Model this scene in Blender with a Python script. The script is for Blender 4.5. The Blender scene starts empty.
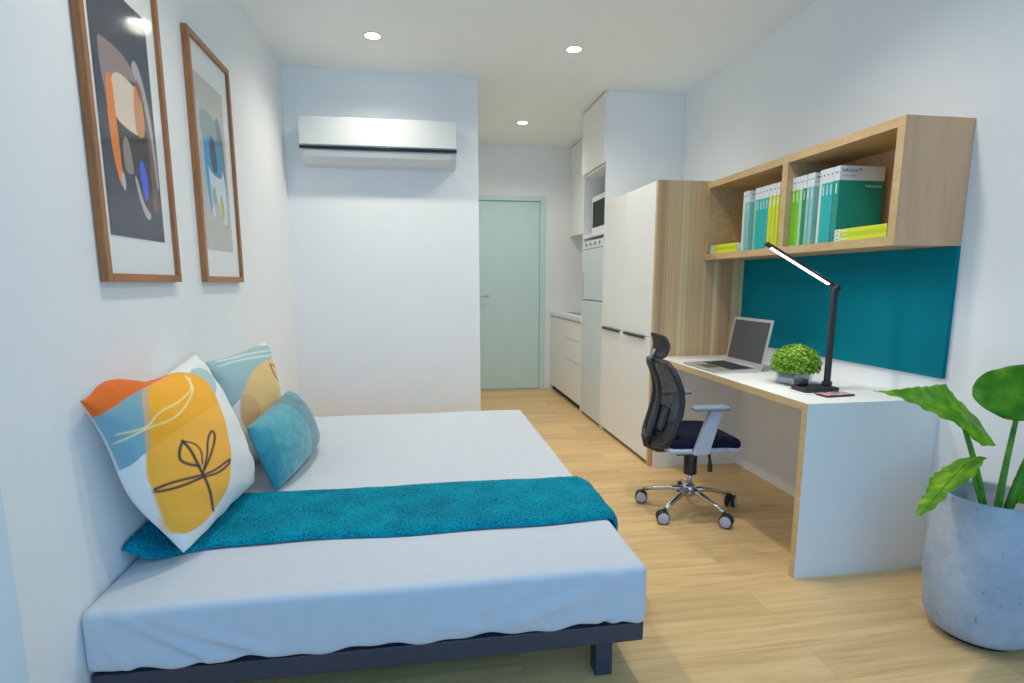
import bpy, bmesh, math, random
import numpy as np
from mathutils import Vector, Matrix

random.seed(7)
rng = np.random.default_rng(7)
scene = bpy.context.scene
COL = scene.collection

# ------------------------------------------------------------------ helpers
def lin(c):
    """'#rrggbb' or 0-255 sRGB triple -> linear rgb"""
    if isinstance(c, str):
        c = c.lstrip('#'); c = [int(c[i:i+2], 16) for i in (0, 2, 4)]
    out = []
    for v in c:
        v = v / 255.0
        out.append(v / 12.92 if v <= 0.04045 else ((v + 0.055) / 1.055) ** 2.4)
    return tuple(out)

def new_mat(name):
    m = bpy.data.materials.new(name); m.use_nodes = True
    nt = m.node_tree
    return m, nt, nt.nodes['Principled BSDF']

def N(nt, kind, **kw):
    n = nt.nodes.new(kind)
    for k, v in kw.items():
        if k in n.inputs: n.inputs[k].default_value = v
        else: setattr(n, k, v)
    return n

def ramp(nt, stops):
    r = nt.nodes.new('ShaderNodeValToRGB')
    cr = r.color_ramp
    while len(cr.elements) > len(stops): cr.elements.remove(cr.elements[-1])
    while len(cr.elements) < len(stops): cr.elements.new(0.5)
    for e, (p, c) in zip(cr.elements, stops):
        e.position = p; e.color = (*c, 1) if len(c) == 3 else c
    return r

def coords(nt, scale=(1, 1, 1), rot=(0, 0, 0), loc=(0, 0, 0)):
    tc = nt.nodes.new('ShaderNodeTexCoord'); mp = nt.nodes.new('ShaderNodeMapping')
    mp.inputs['Scale'].default_value = scale; mp.inputs['Rotation'].default_value = rot
    mp.inputs['Location'].default_value = loc
    nt.links.new(tc.outputs['Object'], mp.inputs['Vector'])
    return mp.outputs['Vector']

def plain(name, color, rough=0.5, metal=0.0, noise=0.03, nscale=30, bump=0.0, bscale=200, sheen=0.0, coat=0.0, spec=0.5, emit=None):
    m, nt, b = new_mat(name)
    c = lin(color)
    b.inputs['Roughness'].default_value = rough
    b.inputs['Metallic'].default_value = metal
    b.inputs['Specular IOR Level'].default_value = spec
    if sheen: b.inputs['Sheen Weight'].default_value = sheen
    if coat: b.inputs['Coat Weight'].default_value = coat; b.inputs['Coat Roughness'].default_value = 0.05
    v = coords(nt)
    nz = N(nt, 'ShaderNodeTexNoise', Scale=nscale, Detail=3.0)
    nt.links.new(v, nz.inputs['Vector'])
    r = ramp(nt, [(0.3, tuple(x * (1 - noise) for x in c)), (0.7, tuple(min(1, x * (1 + noise)) for x in c))])
    nt.links.new(nz.outputs['Fac'], r.inputs['Fac'])
    nt.links.new(r.outputs['Color'], b.inputs['Base Color'])
    if bump:
        n2 = N(nt, 'ShaderNodeTexNoise', Scale=bscale, Detail=2.0)
        nt.links.new(v, n2.inputs['Vector'])
        bp = N(nt, 'ShaderNodeBump', Strength=bump, Distance=0.002)
        nt.links.new(n2.outputs['Fac'], bp.inputs['Height'])
        nt.links.new(bp.outputs['Normal'], b.inputs['Normal'])
    if emit:
        b.inputs['Emission Color'].default_value = (*lin(emit[0]), 1)
        b.inputs['Emission Strength'].default_value = emit[1]
    return m

def wood(name, stops, scale=(1, 1, 1), band=0.0, bandscale=6.0, rough=0.5, fine=0.25, detail=6.0, dist=0.6):
    """grain: stretched noise (small scale component = along the grain)"""
    m, nt, b = new_mat(name)
    v = coords(nt, scale)
    n1 = N(nt, 'ShaderNodeTexNoise', Scale=1.0, Detail=detail, Roughness=0.6, Distortion=dist)
    nt.links.new(v, n1.inputs['Vector'])
    v2 = coords(nt, tuple(s * 6 for s in scale))
    n2 = N(nt, 'ShaderNodeTexNoise', Scale=1.0, Detail=3.0)
    nt.links.new(v2, n2.inputs['Vector'])
    mx = N(nt, 'ShaderNodeMix', data_type='FLOAT'); mx.inputs[0].default_value = fine
    nt.links.new(n1.outputs['Fac'], mx.inputs[2]); nt.links.new(n2.outputs['Fac'], mx.inputs[3])
    r = ramp(nt, stops)
    nt.links.new(mx.outputs[0], r.inputs['Fac'])
    nt.links.new(r.outputs['Color'], b.inputs['Base Color'])
    b.inputs['Roughness'].default_value = rough
    bp = N(nt, 'ShaderNodeBump', Strength=0.08, Distance=0.002)
    nt.links.new(mx.outputs[0], bp.inputs['Height']); nt.links.new(bp.outputs['Normal'], b.inputs['Normal'])
    return m

def vcol_mat(name, rough=0.8, bump=0.0, bscale=300, sheen=0.0, coat=0.0):
    m, nt, b = new_mat(name)
    a = N(nt, 'ShaderNodeAttribute', attribute_name='col')
    nt.links.new(a.outputs['Color'], b.inputs['Base Color'])
    b.inputs['Roughness'].default_value = rough
    if sheen: b.inputs['Sheen Weight'].default_value = sheen
    if coat: b.inputs['Coat Weight'].default_value = coat; b.inputs['Coat Roughness'].default_value = 0.12
    if bump:
        n2 = N(nt, 'ShaderNodeTexNoise', Scale=bscale, Detail=2.0)
        nt.links.new(coords(nt), n2.inputs['Vector'])
        bp = N(nt, 'ShaderNodeBump', Strength=bump, Distance=0.002)
        nt.links.new(n2.outputs['Fac'], bp.inputs['Height']); nt.links.new(bp.outputs['Normal'], b.inputs['Normal'])
    return m

class MB:
    """collects shapes into one mesh"""
    def __init__(s): s.v = []; s.f = []; s.m = []; s.sm = []
    def add(s, verts, faces, mi=0, smooth=False):
        o = len(s.v)
        s.v += [tuple(p) for p in verts]
        s.f += [tuple(i + o for i in f) for f in faces]
        s.m += [mi] * len(faces); s.sm += [smooth] * len(faces)
        return s
    def box(s, x0, x1, y0, y1, z0, z1, mi=0, M=None):
        vs = [(x, y, z) for z in (z0, z1) for y in (y0, y1) for x in (x0, x1)]
        if M is not None: vs = [tuple(M @ Vector(p)) for p in vs]
        return s.add(vs, [(0, 2, 3, 1), (4, 5, 7, 6), (0, 1, 5, 4), (2, 6, 7, 3), (0, 4, 6, 2), (1, 3, 7, 5)], mi)
    def prism(s, prof, a0, a1, axis='Y', mi=0, smooth=False):
        """2-D profile (list of pairs) extruded along axis"""
        def P(p, a):
            return {'X': (a, p[0], p[1]), 'Y': (p[0], a, p[1]), 'Z': (p[0], p[1], a)}[axis]
        n = len(prof)
        vs = [P(p, a0) for p in prof] + [P(p, a1) for p in prof]
        fs = [(i, (i + 1) % n, n + (i + 1) % n, n + i) for i in range(n)]
        s.add(vs, fs, mi, smooth)
        return s.add(vs, [tuple(range(n))[::-1], tuple(range(n, 2 * n))], mi, False)
    def lathe(s, prof, seg=48, c=(0, 0, 0), mi=0, M=None, smooth=True):
        vs = []; fs = []
        for r, z in prof:
            for k in range(seg):
                a = 2 * math.pi * k / seg
                p = Vector((r * math.cos(a), r * math.sin(a), z))
                if M is not None: p = M @ p
                vs.append((p.x + c[0], p.y + c[1], p.z + c[2]))
        for i in range(len(prof) - 1):
            for k in range(seg):
                k2 = (k + 1) % seg
                fs.append((i * seg + k, i * seg + k2, (i + 1) * seg + k2, (i + 1) * seg + k))
        s.add(vs, fs, mi, smooth)
        for i in (0, len(prof) - 1):
            if prof[i][0] > 1e-4:
                s.f.append(tuple(len(s.v) - len(vs) + i * seg + k for k in range(seg))); s.m.append(mi); s.sm.append(False)
        return s
    def tube(s, pts, rad, seg=10, mi=0, flat=1.0, caps=True, up=(0, 0, 1)):
        pts = [Vector(p) for p in pts]; n = len(pts)
        rs = rad if isinstance(rad, (list, tuple)) else [rad] * n
        vs = []; fs = []
        for i, p in enumerate(pts):
            d = (pts[min(i + 1, n - 1)] - pts[max(i - 1, 0)]).normalized()
            u = Vector(up)
            if abs(d.dot(u)) > 0.95: u = Vector((1, 0, 0))
            a = d.cross(u).normalized(); b = a.cross(d).normalized()
            for k in range(seg):
                t = 2 * math.pi * k / seg
                vs.append(p + a * math.cos(t) * rs[i] + b * math.sin(t) * rs[i] * flat)
        for i in range(n - 1):
            for k in range(seg):
                k2 = (k + 1) % seg
                fs.append((i * seg + k, i * seg + k2, (i + 1) * seg + k2, (i + 1) * seg + k))
        if caps:
            fs.append(tuple(range(seg))[::-1]); fs.append(tuple((n - 1) * seg + k for k in range(seg)))
        return s.add(vs, fs, mi, True)
    def rbox(s, x0, x1, y0, y1, z0, z1, r, d=0.04, fn=None, mi=0, M=None, rings=4):
        """rounded box with a regular grid on its faces; fn displaces each point"""
        lo = Vector((x0, y0, z0)); hi = Vector((x1, y1, z1))
        def ax(a, b):
            k = max(1, int(round((b - a - 2 * r) / d)))
            e = [a + r * (1 - math.cos(math.pi / 2 * i / rings)) * 1.0 for i in range(rings)]
            mid = [a + r + (b - a - 2 * r) * i / k for i in range(k + 1)]
            f = [b - r * (1 - math.cos(math.pi / 2 * i / rings)) for i in range(rings)][::-1]
            return e + mid + f
        X, Y, Z = ax(x0, x1), ax(y0, y1), ax(z0, z1)
        cache = {}; vs = []; fs = []
        def V(p):
            key = tuple(round(c, 6) for c in p)
            if key not in cache:
                q = Vector(p)
                inn = Vector((min(max(q.x, x0 + r), x1 - r), min(max(q.y, y0 + r), y1 - r), min(max(q.z, z0 + r), z1 - r)))
                w = q - inn
                if w.length > 1e-9: q = inn + w.normalized() * r
                if fn: q = Vector(fn(q))
                if M is not None: q = M @ q
                cache[key] = len(vs); vs.append(q)
            return cache[key]
        def face(A, B, mk, flip):
            for i in range(len(A) - 1):
                for j in range(len(B) - 1):
                    q = [V(mk(A[i], B[j])), V(mk(A[i + 1], B[j])), V(mk(A[i + 1], B[j + 1])), V(mk(A[i], B[j + 1]))]
                    q = list(dict.fromkeys(q))
                    if len(q) > 2: fs.append(tuple(q[::-1] if flip else q))
        face(X, Y, lambda a, b: (a, b, z1), False); face(X, Y, lambda a, b: (a, b, z0), True)
        face(Y, Z, lambda a, b: (x1, a, b), False); face(Y, Z, lambda a, b: (x0, a, b), True)
        face(X, Z, lambda a, b: (a, y0, b), False); face(X, Z, lambda a, b: (a, y1, b), True)
        return s.add(vs, fs, mi, True)

def root_of(p):
    while p.parent: p = p.parent
    return p

def obj(name, mb, mats, parent=None, bevel=0.0, smooth=None, local=False, colors=None, seg=2):
    """link one mesh object; world coordinates unless local, the origin is the root's base"""
    me = bpy.data.meshes.new(name)
    off = Vector((0, 0, 0))
    if parent is not None and not local: off = root_of(parent).location.copy()
    me.from_pydata([tuple(Vector(p) - off) for p in mb.v], [], mb.f)
    if not isinstance(mats, (list, tuple)): mats = [mats]
    for m in mats: me.materials.append(m)
    me.polygons.foreach_set('material_index', mb.m)
    me.polygons.foreach_set('use_smooth', mb.sm if smooth is None else [smooth] * len(mb.f))
    if colors is not None:
        ca = me.color_attributes.new('col', 'FLOAT_COLOR', 'POINT')
        ca.data.foreach_set('color', np.asarray(colors, dtype=np.float32).ravel())
    me.update()
    bm = bmesh.new(); bm.from_mesh(me); bmesh.ops.recalc_face_normals(bm, faces=bm.faces); bm.to_mesh(me); bm.free()
    o = bpy.data.objects.new(name, me); COL.objects.link(o)
    if parent is not None: o.parent = parent
    if bevel:
        md = o.modifiers.new('bevel', 'BEVEL'); md.width = bevel; md.segments = seg; md.limit_method = 'ANGLE'
        md.angle_limit = math.radians(40)
    return o

def own_origin(o, loc):
    """move a parentless mesh object's origin to loc (its base)"""
    loc = Vector(loc)
    o.data.transform(Matrix.Translation(-loc)); o.location = loc
    return o

def tag(o, label, cat, group=None, kind=None):
    o['label'] = label; o['category'] = cat
    if group: o['group'] = group
    if kind: o['kind'] = kind
    return o

def thing(name, label, cat, loc=(0, 0, 0), rotz=0.0, group=None):
    o = bpy.data.objects.new(name, None); COL.objects.link(o)
    o.empty_display_size = 0.05
    o.location = loc; o.rotation_euler = (0, 0, rotz)
    return tag(o, label, cat, group)

def struct(name, mb, m, parent=None, bevel=0.0):
    o = obj(name, mb, m, parent, bevel)
    if parent is None: o['kind'] = 'structure'
    return o

def text_part(name, body, size, M, mat, parent, align='LEFT', extrude=0.0002):
    cu = bpy.data.curves.new(name, 'FONT'); cu.body = body; cu.size = size; cu.align_x = align; cu.extrude = extrude
    tmp = bpy.data.objects.new(name + '_tmp', cu); COL.objects.link(tmp)
    dg = bpy.context.evaluated_depsgraph_get()
    me = bpy.data.meshes.new_from_object(tmp.evaluated_get(dg))
    bpy.data.objects.remove(tmp); bpy.data.curves.remove(cu)
    off = root_of(parent).location
    me.transform(Matrix.Translation(-off) @ M)
    me.materials.clear(); me.materials.append(mat)
    o = bpy.data.objects.new(name, me); COL.objects.link(o); o.parent = parent
    return o

# ------------------------------------------------------------------ measured layout (metres; X across, Y into the room, Z up)
H = 2.70; W = 3.029
YA = 4.345; XA = 1.361; YD = 6.36           # bathroom block and entry wall
YT0 = 4.478; YT1 = 5.105; XT = 2.392        # fridge tower
YW0 = 3.473; XW = 2.397; HW = 1.860         # wardrobe
XS = 2.725; YS0 = 1.976; ZS0 = 1.368; ZS1 = 1.847
XD = 2.419; YD0 = 1.984; HD = 0.747
YR = -1.6                                   # rear (window) wall
SPX = W

# ------------------------------------------------------------------ materials
M = {}
M['wall'] = plain('white_wall_paint', (236, 237, 236), 0.75, noise=0.01, nscale=3, bump=0.05, bscale=500, spec=0.3)
M['ceiling'] = plain('ceiling_paint', (240, 240, 234), 0.9, noise=0.008, nscale=2, spec=0.2)
M['white_lam'] = plain('white_laminate', (235, 235, 231), 0.42, noise=0.008, nscale=4)
M['white_gloss'] = plain('white_gloss_plastic', (226, 228, 227), 0.25, noise=0.005)
M['ac_white'] = plain('soft_white_plastic', (208, 211, 209), 0.4, noise=0.005, spec=.3)
M['fridge'] = plain('pale_silver_enamel', (205, 216, 220), 0.35, noise=0.01)
M['door'] = plain('pale_teal_door_paint', (198, 224, 219), 0.5, noise=0.015, nscale=4)
M['black'] = plain('matte_black', (24, 25, 28), 0.45, noise=0.05)
M['blackgloss'] = plain('black_glass', (14, 15, 18), 0.12, noise=0.02)
M['dark'] = plain('dark_gap', (40, 38, 36), 0.8)
M['bed_metal'] = plain('dark_navy_powder_coat', (42, 47, 62), 0.5, noise=0.06, bump=0.05)
M['chrome'] = plain('brushed_chrome', (205, 205, 205), 0.22, metal=1.0, noise=0.03)
M['steel'] = plain('silver_aluminium', (196, 197, 198), 0.35, metal=0.7, noise=0.02)
M['grey_plastic'] = plain('light_grey_plastic', (176, 182, 194), 0.45, noise=0.03)
M['grey_pad'] = plain('blue_grey_pad', (120, 134, 148), 0.55, noise=0.03)
M['navy_fabric'] = plain('navy_fabric', (20, 25, 44), 0.9, noise=0.15, nscale=120, bump=0.4, bscale=600, spec=.1)
M['teal_board'] = plain('teal_felt_pinboard', (0, 112, 126), 0.9, noise=0.05, nscale=200, bump=0.2, bscale=700, spec=0.1)
M['frame_wood'] = wood('walnut_frame', [(0.3, lin((124, 72, 32))), (0.7, lin((172, 106, 52)))], (60, 4, 4), rough=0.45)
M['mat_board'] = plain('white_mat_board', (232, 234, 232), 0.8, noise=0.01)
M['print'] = vcol_mat('printed_paper', 0.6)
M['sheet'] = plain('pale_grey_cotton_sheet', (196, 203, 211), 0.9, noise=0.02, nscale=25, bump=0.25, bscale=400, sheen=0.1)
M['cushion'] = vcol_mat('printed_cushion_cotton', 0.9, bump=0.45, bscale=260, sheen=0.05)
M['green_leaf'] = None
M['soil'] = plain('potting_soil', (62, 50, 42), 0.95, noise=0.3, nscale=60, bump=0.8, bscale=90)
M['oak_edge'] = wood('oak_edge_banding', [(0.3, lin((196, 158, 104))), (0.7, lin((222, 188, 136)))], (6, 6, 50), rough=0.5)
M['oak'] = wood('shelf_oak', [(0.25, lin((150, 118, 78))), (0.5, lin((182, 148, 102))), (0.75, lin((203, 170, 124)))], (40, 3.0, 45), rough=0.5, dist=1.2)
M['oak_front'] = wood('shelf_oak_edge', [(0.25, lin((186, 148, 98))), (0.75, lin((222, 186, 134)))], (30, 10, 30), rough=0.5)
M['oak_end'] = wood('greyed_oak_end_panel', [(0.25, lin((200, 144, 104))), (0.5, lin((216, 160, 116))), (0.75, lin((228, 174, 130)))], (18, 18, 2.0), rough=0.55, dist=0.4)

# zebrano wardrobe side: fine vertical lines plus wide colour bands
def zebrano():
    m, nt, b = new_mat('striped_timber_laminate')
    v = coords(nt, (7.5, 7.5, 0.05))
    n1 = N(nt, 'ShaderNodeTexNoise', Scale=1.0, Detail=1.0); nt.links.new(v, n1.inputs['Vector'])
    r1 = ramp(nt, [(0.36, lin((186, 140, 100))), (0.46, lin((206, 168, 120))), (0.54, lin((212, 190, 140))), (0.66, lin((192, 152, 110)))])
    nt.links.new(n1.outputs['Fac'], r1.inputs['Fac'])
    v2 = coords(nt, (130, 130, 0.4))
    n2 = N(nt, 'ShaderNodeTexNoise', Scale=1.0, Detail=3.0, Roughness=0.65); nt.links.new(v2, n2.inputs['Vector'])
    r2 = ramp(nt, [(0.32, (0.74, 0.70, 0.66)), (0.5, (0.95, 0.94, 0.92)), (0.68, (1.12, 1.11, 1.07))])
    nt.links.new(n2.outputs['Fac'], r2.inputs['Fac'])
    mx = N(nt, 'ShaderNodeMix', data_type='RGBA', blend_type='MULTIPLY'); mx.inputs[0].default_value = 0.9
    nt.links.new(r1.outputs['Color'], mx.inputs[6]); nt.links.new(r2.outputs['Color'], mx.inputs[7])
    nt.links.new(mx.outputs[2], b.inputs['Base Color'])
    b.inputs['Roughness'].default_value = 0.5
    return m
M['zebrano'] = zebrano()

def floor_mat():
    m, nt, b = new_mat('oak_plank_floor')
    v = coords(nt, loc=(0.35, 0.07, 0))
    br = N(nt, 'ShaderNodeTexBrick', Scale=1.0)
    br.offset = 0.37; br.offset_frequency = 2
    br.inputs['Brick Width'].default_value = 1.55; br.inputs['Row Height'].default_value = 0.185
    br.inputs['Mortar Size'].default_value = 0.0012; br.inputs['Mortar Smooth'].default_value = 0.3
    br.inputs['Color1'].default_value = (0, 0, 0, 1); br.inputs['Color2'].default_value = (1, 1, 1, 1)
    br.inputs['Mortar'].default_value = (0.5, 0.5, 0.5, 1)
    nt.links.new(v, br.inputs['Vector'])
    # grain, shifted per plank
    vm = N(nt, 'ShaderNodeVectorMath', operation='MULTIPLY_ADD')
    vm.inputs[1].default_value = (1.6, 26, 1); 
    sc = N(nt, 'ShaderNodeVectorMath', operation='SCALE'); sc.inputs['Scale'].default_value = 9.0
    nt.links.new(br.outputs['Color'], sc.inputs[0])
    nt.links.new(v, vm.inputs[0]); nt.links.new(sc.outputs[0], vm.inputs[2])
    n1 = N(nt, 'ShaderNodeTexNoise', Scale=1.0, Detail=7.0, Roughness=0.62, Distortion=0.7)
    nt.links.new(vm.outputs[0], n1.inputs['Vector'])
    v3 = coords(nt, (5, 150, 1))
    n3 = N(nt, 'ShaderNodeTexNoise', Scale=1.0, Detail=3.0); nt.links.new(v3, n3.inputs['Vector'])
    mg = N(nt, 'ShaderNodeMix', data_type='FLOAT'); mg.inputs[0].default_value = 0.3
    nt.links.new(n1.outputs['Fac'], mg.inputs[2]); nt.links.new(n3.outputs['Fac'], mg.inputs[3])
    r1 = ramp(nt, [(0.28, lin((186, 144, 92))), (0.5, lin((219, 180, 122))), (0.72, lin((236, 202, 146)))])
    nt.links.new(mg.outputs[0], r1.inputs['Fac'])
    r2 = ramp(nt, [(0.0, (0.86, 0.85, 0.83)), (1.0, (1.06, 1.05, 1.03))])
    nt.links.new(br.outputs['Color'], r2.inputs['Fac'])
    mx = N(nt, 'ShaderNodeMix', data_type='RGBA', blend_type='MULTIPLY'); mx.inputs[0].default_value = 1.0
    nt.links.new(r1.outputs['Color'], mx.inputs[6]); nt.links.new(r2.outputs['Color'], mx.inputs[7])
    m2 = N(nt, 'ShaderNodeMix', data_type='RGBA'); m2.inputs[7].default_value = (*lin((120, 92, 62)), 1)
    ms = N(nt, 'ShaderNodeMath', operation='MULTIPLY'); ms.inputs[1].default_value = 0.45
    nt.links.new(br.outputs['Fac'], ms.inputs[0]); nt.links.new(ms.outputs[0], m2.inputs[0])
    nt.links.new(mx.outputs[2], m2.inputs[6])
    nt.links.new(m2.outputs[2], b.inputs['Base Color'])
    b.inputs['Roughness'].default_value = 0.42
    b.inputs['Specular IOR Level'].default_value = 0.4
    bp = N(nt, 'ShaderNodeBump', Strength=0.06, Distance=0.002)
    nt.links.new(mg.outputs[0], bp.inputs['Height']); nt.links.new(bp.outputs['Normal'], b.inputs['Normal'])
    return m
M['floor'] = floor_mat()

def glass_mat(name, tint=(1, 1, 1), gloss=0.08, rough=0.02):
    m = bpy.data.materials.new(name); m.use_nodes = True; nt = m.node_tree
    nt.nodes.remove(nt.nodes['Principled BSDF'])
    out = nt.nodes['Material Output']
    t = N(nt, 'ShaderNodeBsdfTransparent'); t.inputs['Color'].default_value = (*tint, 1)
    g = N(nt, 'ShaderNodeBsdfGlossy'); g.inputs['Roughness'].default_value = rough
    f = N(nt, 'ShaderNodeLayerWeight', Blend=0.25)
    ml = N(nt, 'ShaderNodeMath', operation='MULTIPLY_ADD'); ml.inputs[1].default_value = gloss * 1.2; ml.inputs[2].default_value = gloss * 0.25
    nt.links.new(f.outputs['Fresnel'], ml.inputs[0])
    mx = N(nt, 'ShaderNodeMixShader')
    nt.links.new(ml.outputs[0], mx.inputs[0]); nt.links.new(t.outputs[0], mx.inputs[1]); nt.links.new(g.outputs[0], mx.inputs[2])
    nt.links.new(mx.outputs[0], out.inputs['Surface'])
    return m
M['glass'] = glass_mat('picture_glass', gloss=0.06, rough=0.08)
M['window_glass'] = glass_mat('window_glass', gloss=0.05)
M['cube_glass'] = glass_mat('pale_clear_glass', tint=(0.90, 0.93, 0.96), gloss=0.25, rough=0.05)

def mesh_fabric():
    m = bpy.data.materials.new('black_chair_mesh'); m.use_nodes = True; nt = m.node_tree
    b = nt.nodes['Principled BSDF']; out = nt.nodes['Material Output']
    b.inputs['Base Color'].default_value = (*lin((40, 39, 43)), 1); b.inputs['Roughness'].default_value = 0.8
    t = N(nt, 'ShaderNodeBsdfTransparent')
    v = coords(nt, (1, 1, 1))
    vo = N(nt, 'ShaderNodeTexVoronoi', Scale=260.0); nt.links.new(v, vo.inputs['Vector'])
    r = ramp(nt, [(0.25, (0.60,) * 3), (0.5, (0.92,) * 3)]); nt.links.new(vo.outputs['Distance'], r.inputs['Fac'])
    mx = N(nt, 'ShaderNodeMixShader')
    nt.links.new(r.outputs['Color'], mx.inputs[0]); nt.links.new(t.outputs[0], mx.inputs[1]); nt.links.new(b.outputs[0], mx.inputs[2])
    nt.links.new(mx.outputs[0], out.inputs['Surface'])
    return m
M['mesh'] = mesh_fabric()

def throw_mat():
    m, nt, b = new_mat('teal_chenille')
    v = coords(nt)
    vo = N(nt, 'ShaderNodeTexVoronoi', Scale=150.0); nt.links.new(v, vo.inputs['Vector'])
    nz = N(nt, 'ShaderNodeTexNoise', Scale=9.0, Detail=4.0); nt.links.new(v, nz.inputs['Vector'])
    mx0 = N(nt, 'ShaderNodeMix', data_type='FLOAT'); mx0.inputs[0].default_value = 0.5
    nt.links.new(vo.outputs['Distance'], mx0.inputs[2]); nt.links.new(nz.outputs['Fac'], mx0.inputs[3])
    r = ramp(nt, [(0.2, lin((0, 166, 192))), (0.42, lin((0, 140, 166))), (0.68, lin((0, 92, 120)))])
    nt.links.new(mx0.outputs[0], r.inputs['Fac']); nt.links.new(r.outputs['Color'], b.inputs['Base Color'])
    b.inputs['Roughness'].default_value = 0.95; b.inputs['Specular IOR Level'].default_value = 0.1; b.inputs['Sheen Weight'].default_value = 0.03
    b.inputs['Sheen Tint'].default_value = (*lin((60, 190, 210)), 1)
    bp = N(nt, 'ShaderNodeBump', Strength=0.9, Distance=0.006, invert=True)
    nt.links.new(vo.outputs['Distance'], bp.inputs['Height']); nt.links.new(bp.outputs['Normal'], b.inputs['Normal'])
    return m
M['throw'] = throw_mat()

def satin_mat():
    m, nt, b = new_mat('crushed_teal_velvet')
    v = coords(nt)
    nz = N(nt, 'ShaderNodeTexNoise', Scale=16.0, Detail=5.0, Distortion=1.2); nt.links.new(v, nz.inputs['Vector'])
    a = N(nt, 'ShaderNodeAttribute', attribute_name='col')
    r = ramp(nt, [(0.3, (0.62, 0.66, 0.7)), (0.7, (1.25, 1.2, 1.15))]); nt.links.new(nz.outputs['Fac'], r.inputs['Fac'])
    mx = N(nt, 'ShaderNodeMix', data_type='RGBA', blend_type='MULTIPLY'); mx.inputs[0].default_value = 1.0
    nt.links.new(a.outputs['Color'], mx.inputs[6]); nt.links.new(r.outputs['Color'], mx.inputs[7])
    nt.links.new(mx.outputs[2], b.inputs['Base Color'])
    b.inputs['Roughness'].default_value = 0.6; b.inputs['Sheen Weight'].default_value = 0.3
    bp = N(nt, 'ShaderNodeBump', Strength=0.35, Distance=0.008)
    nt.links.new(nz.outputs['Fac'], bp.inputs['Height']); nt.links.new(bp.outputs['Normal'], b.inputs['Normal'])
    return m
M['satin'] = satin_mat()

def concrete_mat():
    m, nt, b = new_mat('cast_concrete')
    v = coords(nt)
    n1 = N(nt, 'ShaderNodeTexNoise', Scale=5.0, Detail=8.0, Roughness=0.7); nt.links.new(v, n1.inputs['Vector'])
    r = ramp(nt, [(0.3, lin((140, 153, 170))), (0.55, lin((172, 182, 194))), (0.75, lin((196, 202, 208)))])
    nt.links.new(n1.outputs['Fac'], r.inputs['Fac'])
    v2 = coords(nt, (1, 1, 0.6))
    vo = N(nt, 'ShaderNodeTexNoise', Scale=75.0, Detail=2.0); nt.links.new(v2, vo.inputs['Vector'])
    r2 = ramp(nt, [(0.66, (1, 1, 1)), (0.74, (0.35, 0.37, 0.4))]); nt.links.new(vo.outputs['Fac'], r2.inputs['Fac'])
    mx = N(nt, 'ShaderNodeMix', data_type='RGBA', blend_type='MULTIPLY'); mx.inputs[0].default_value = 0.7
    nt.links.new(r.outputs['Color'], mx.inputs[6]); nt.links.new(r2.outputs['Color'], mx.inputs[7])
    nt.links.new(mx.outputs[2], b.inputs['Base Color']); b.inputs['Roughness'].default_value = 0.8
    bp = N(nt, 'ShaderNodeBump', Strength=0.25, Distance=0.004)
    nt.links.new(n1.outputs['Fac'], bp.inputs['Height']); nt.links.new(bp.outputs['Normal'], b.inputs['Normal'])
    return m
M['concrete'] = concrete_mat()

def leaf_mat(name, c0, c1, c2, scale=18, trans=0.25):
    m, nt, b = new_mat(name)
    v = coords(nt)
    n1 = N(nt, 'ShaderNodeTexNoise', Scale=float(scale), Detail=4.0); nt.links.new(v, n1.inputs['Vector'])
    r = ramp(nt, [(0.3, lin(c0)), (0.5, lin(c1)), (0.72, lin(c2))])
    nt.links.new(n1.outputs['Fac'], r.inputs['Fac'])
    nt.links.new(r.outputs['Color'], b.inputs['Base Color']); b.inputs['Roughness'].default_value = 0.5; b.inputs['Specular IOR Level'].default_value = 0.2
    b.inputs['Subsurface Weight'].default_value = 0.0
    out = nt.nodes['Material Output']
    tr = N(nt, 'ShaderNodeBsdfTranslucent'); nt.links.new(r.outputs['Color'], tr.inputs['Color'])
    mx = N(nt, 'ShaderNodeMixShader'); mx.inputs[0].default_value = trans
    nt.links.new(b.outputs[0], mx.inputs[1]); nt.links.new(tr.outputs[0], mx.inputs[2])
    nt.links.new(mx.outputs[0], out.inputs['Surface'])
    return m
M['leaf'] = leaf_mat('fresh_green_leaf', (60, 128, 0), (96, 160, 4), (158, 204, 20))
M['leaf_dark'] = leaf_mat('deep_green_leaf', (40, 102, 4), (58, 128, 8), (92, 156, 18))
M['stem'] = leaf_mat('green_petiole', (60, 118, 30), (84, 142, 42), (104, 160, 56), trans=0.05)
M['box_leaf'] = leaf_mat('boxwood_leaf', (56, 104, 14), (116, 164, 36), (190, 214, 96), scale=70)

# ------------------------------------------------------------------ the setting
struct('floor', MB().box(-0.1, SPX + 0.1, YR - 0.1, YD + 0.1, -0.08, 0.0), M['floor'])
struct('ceiling', MB().box(-0.1, SPX + 0.1, YR - 0.1, YD + 0.1, H, H + 0.1), M['ceiling'])
struct('wall_left', MB().box(-0.1, 0.0, YR - 0.1, YD + 0.1, 0, H), M['wall'])
struct('wall_inner', MB().prism([(0, YA), (XA, YA), (XA, YD), (0, YD)], 0, H, 'Z'), M['wall'])
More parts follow.
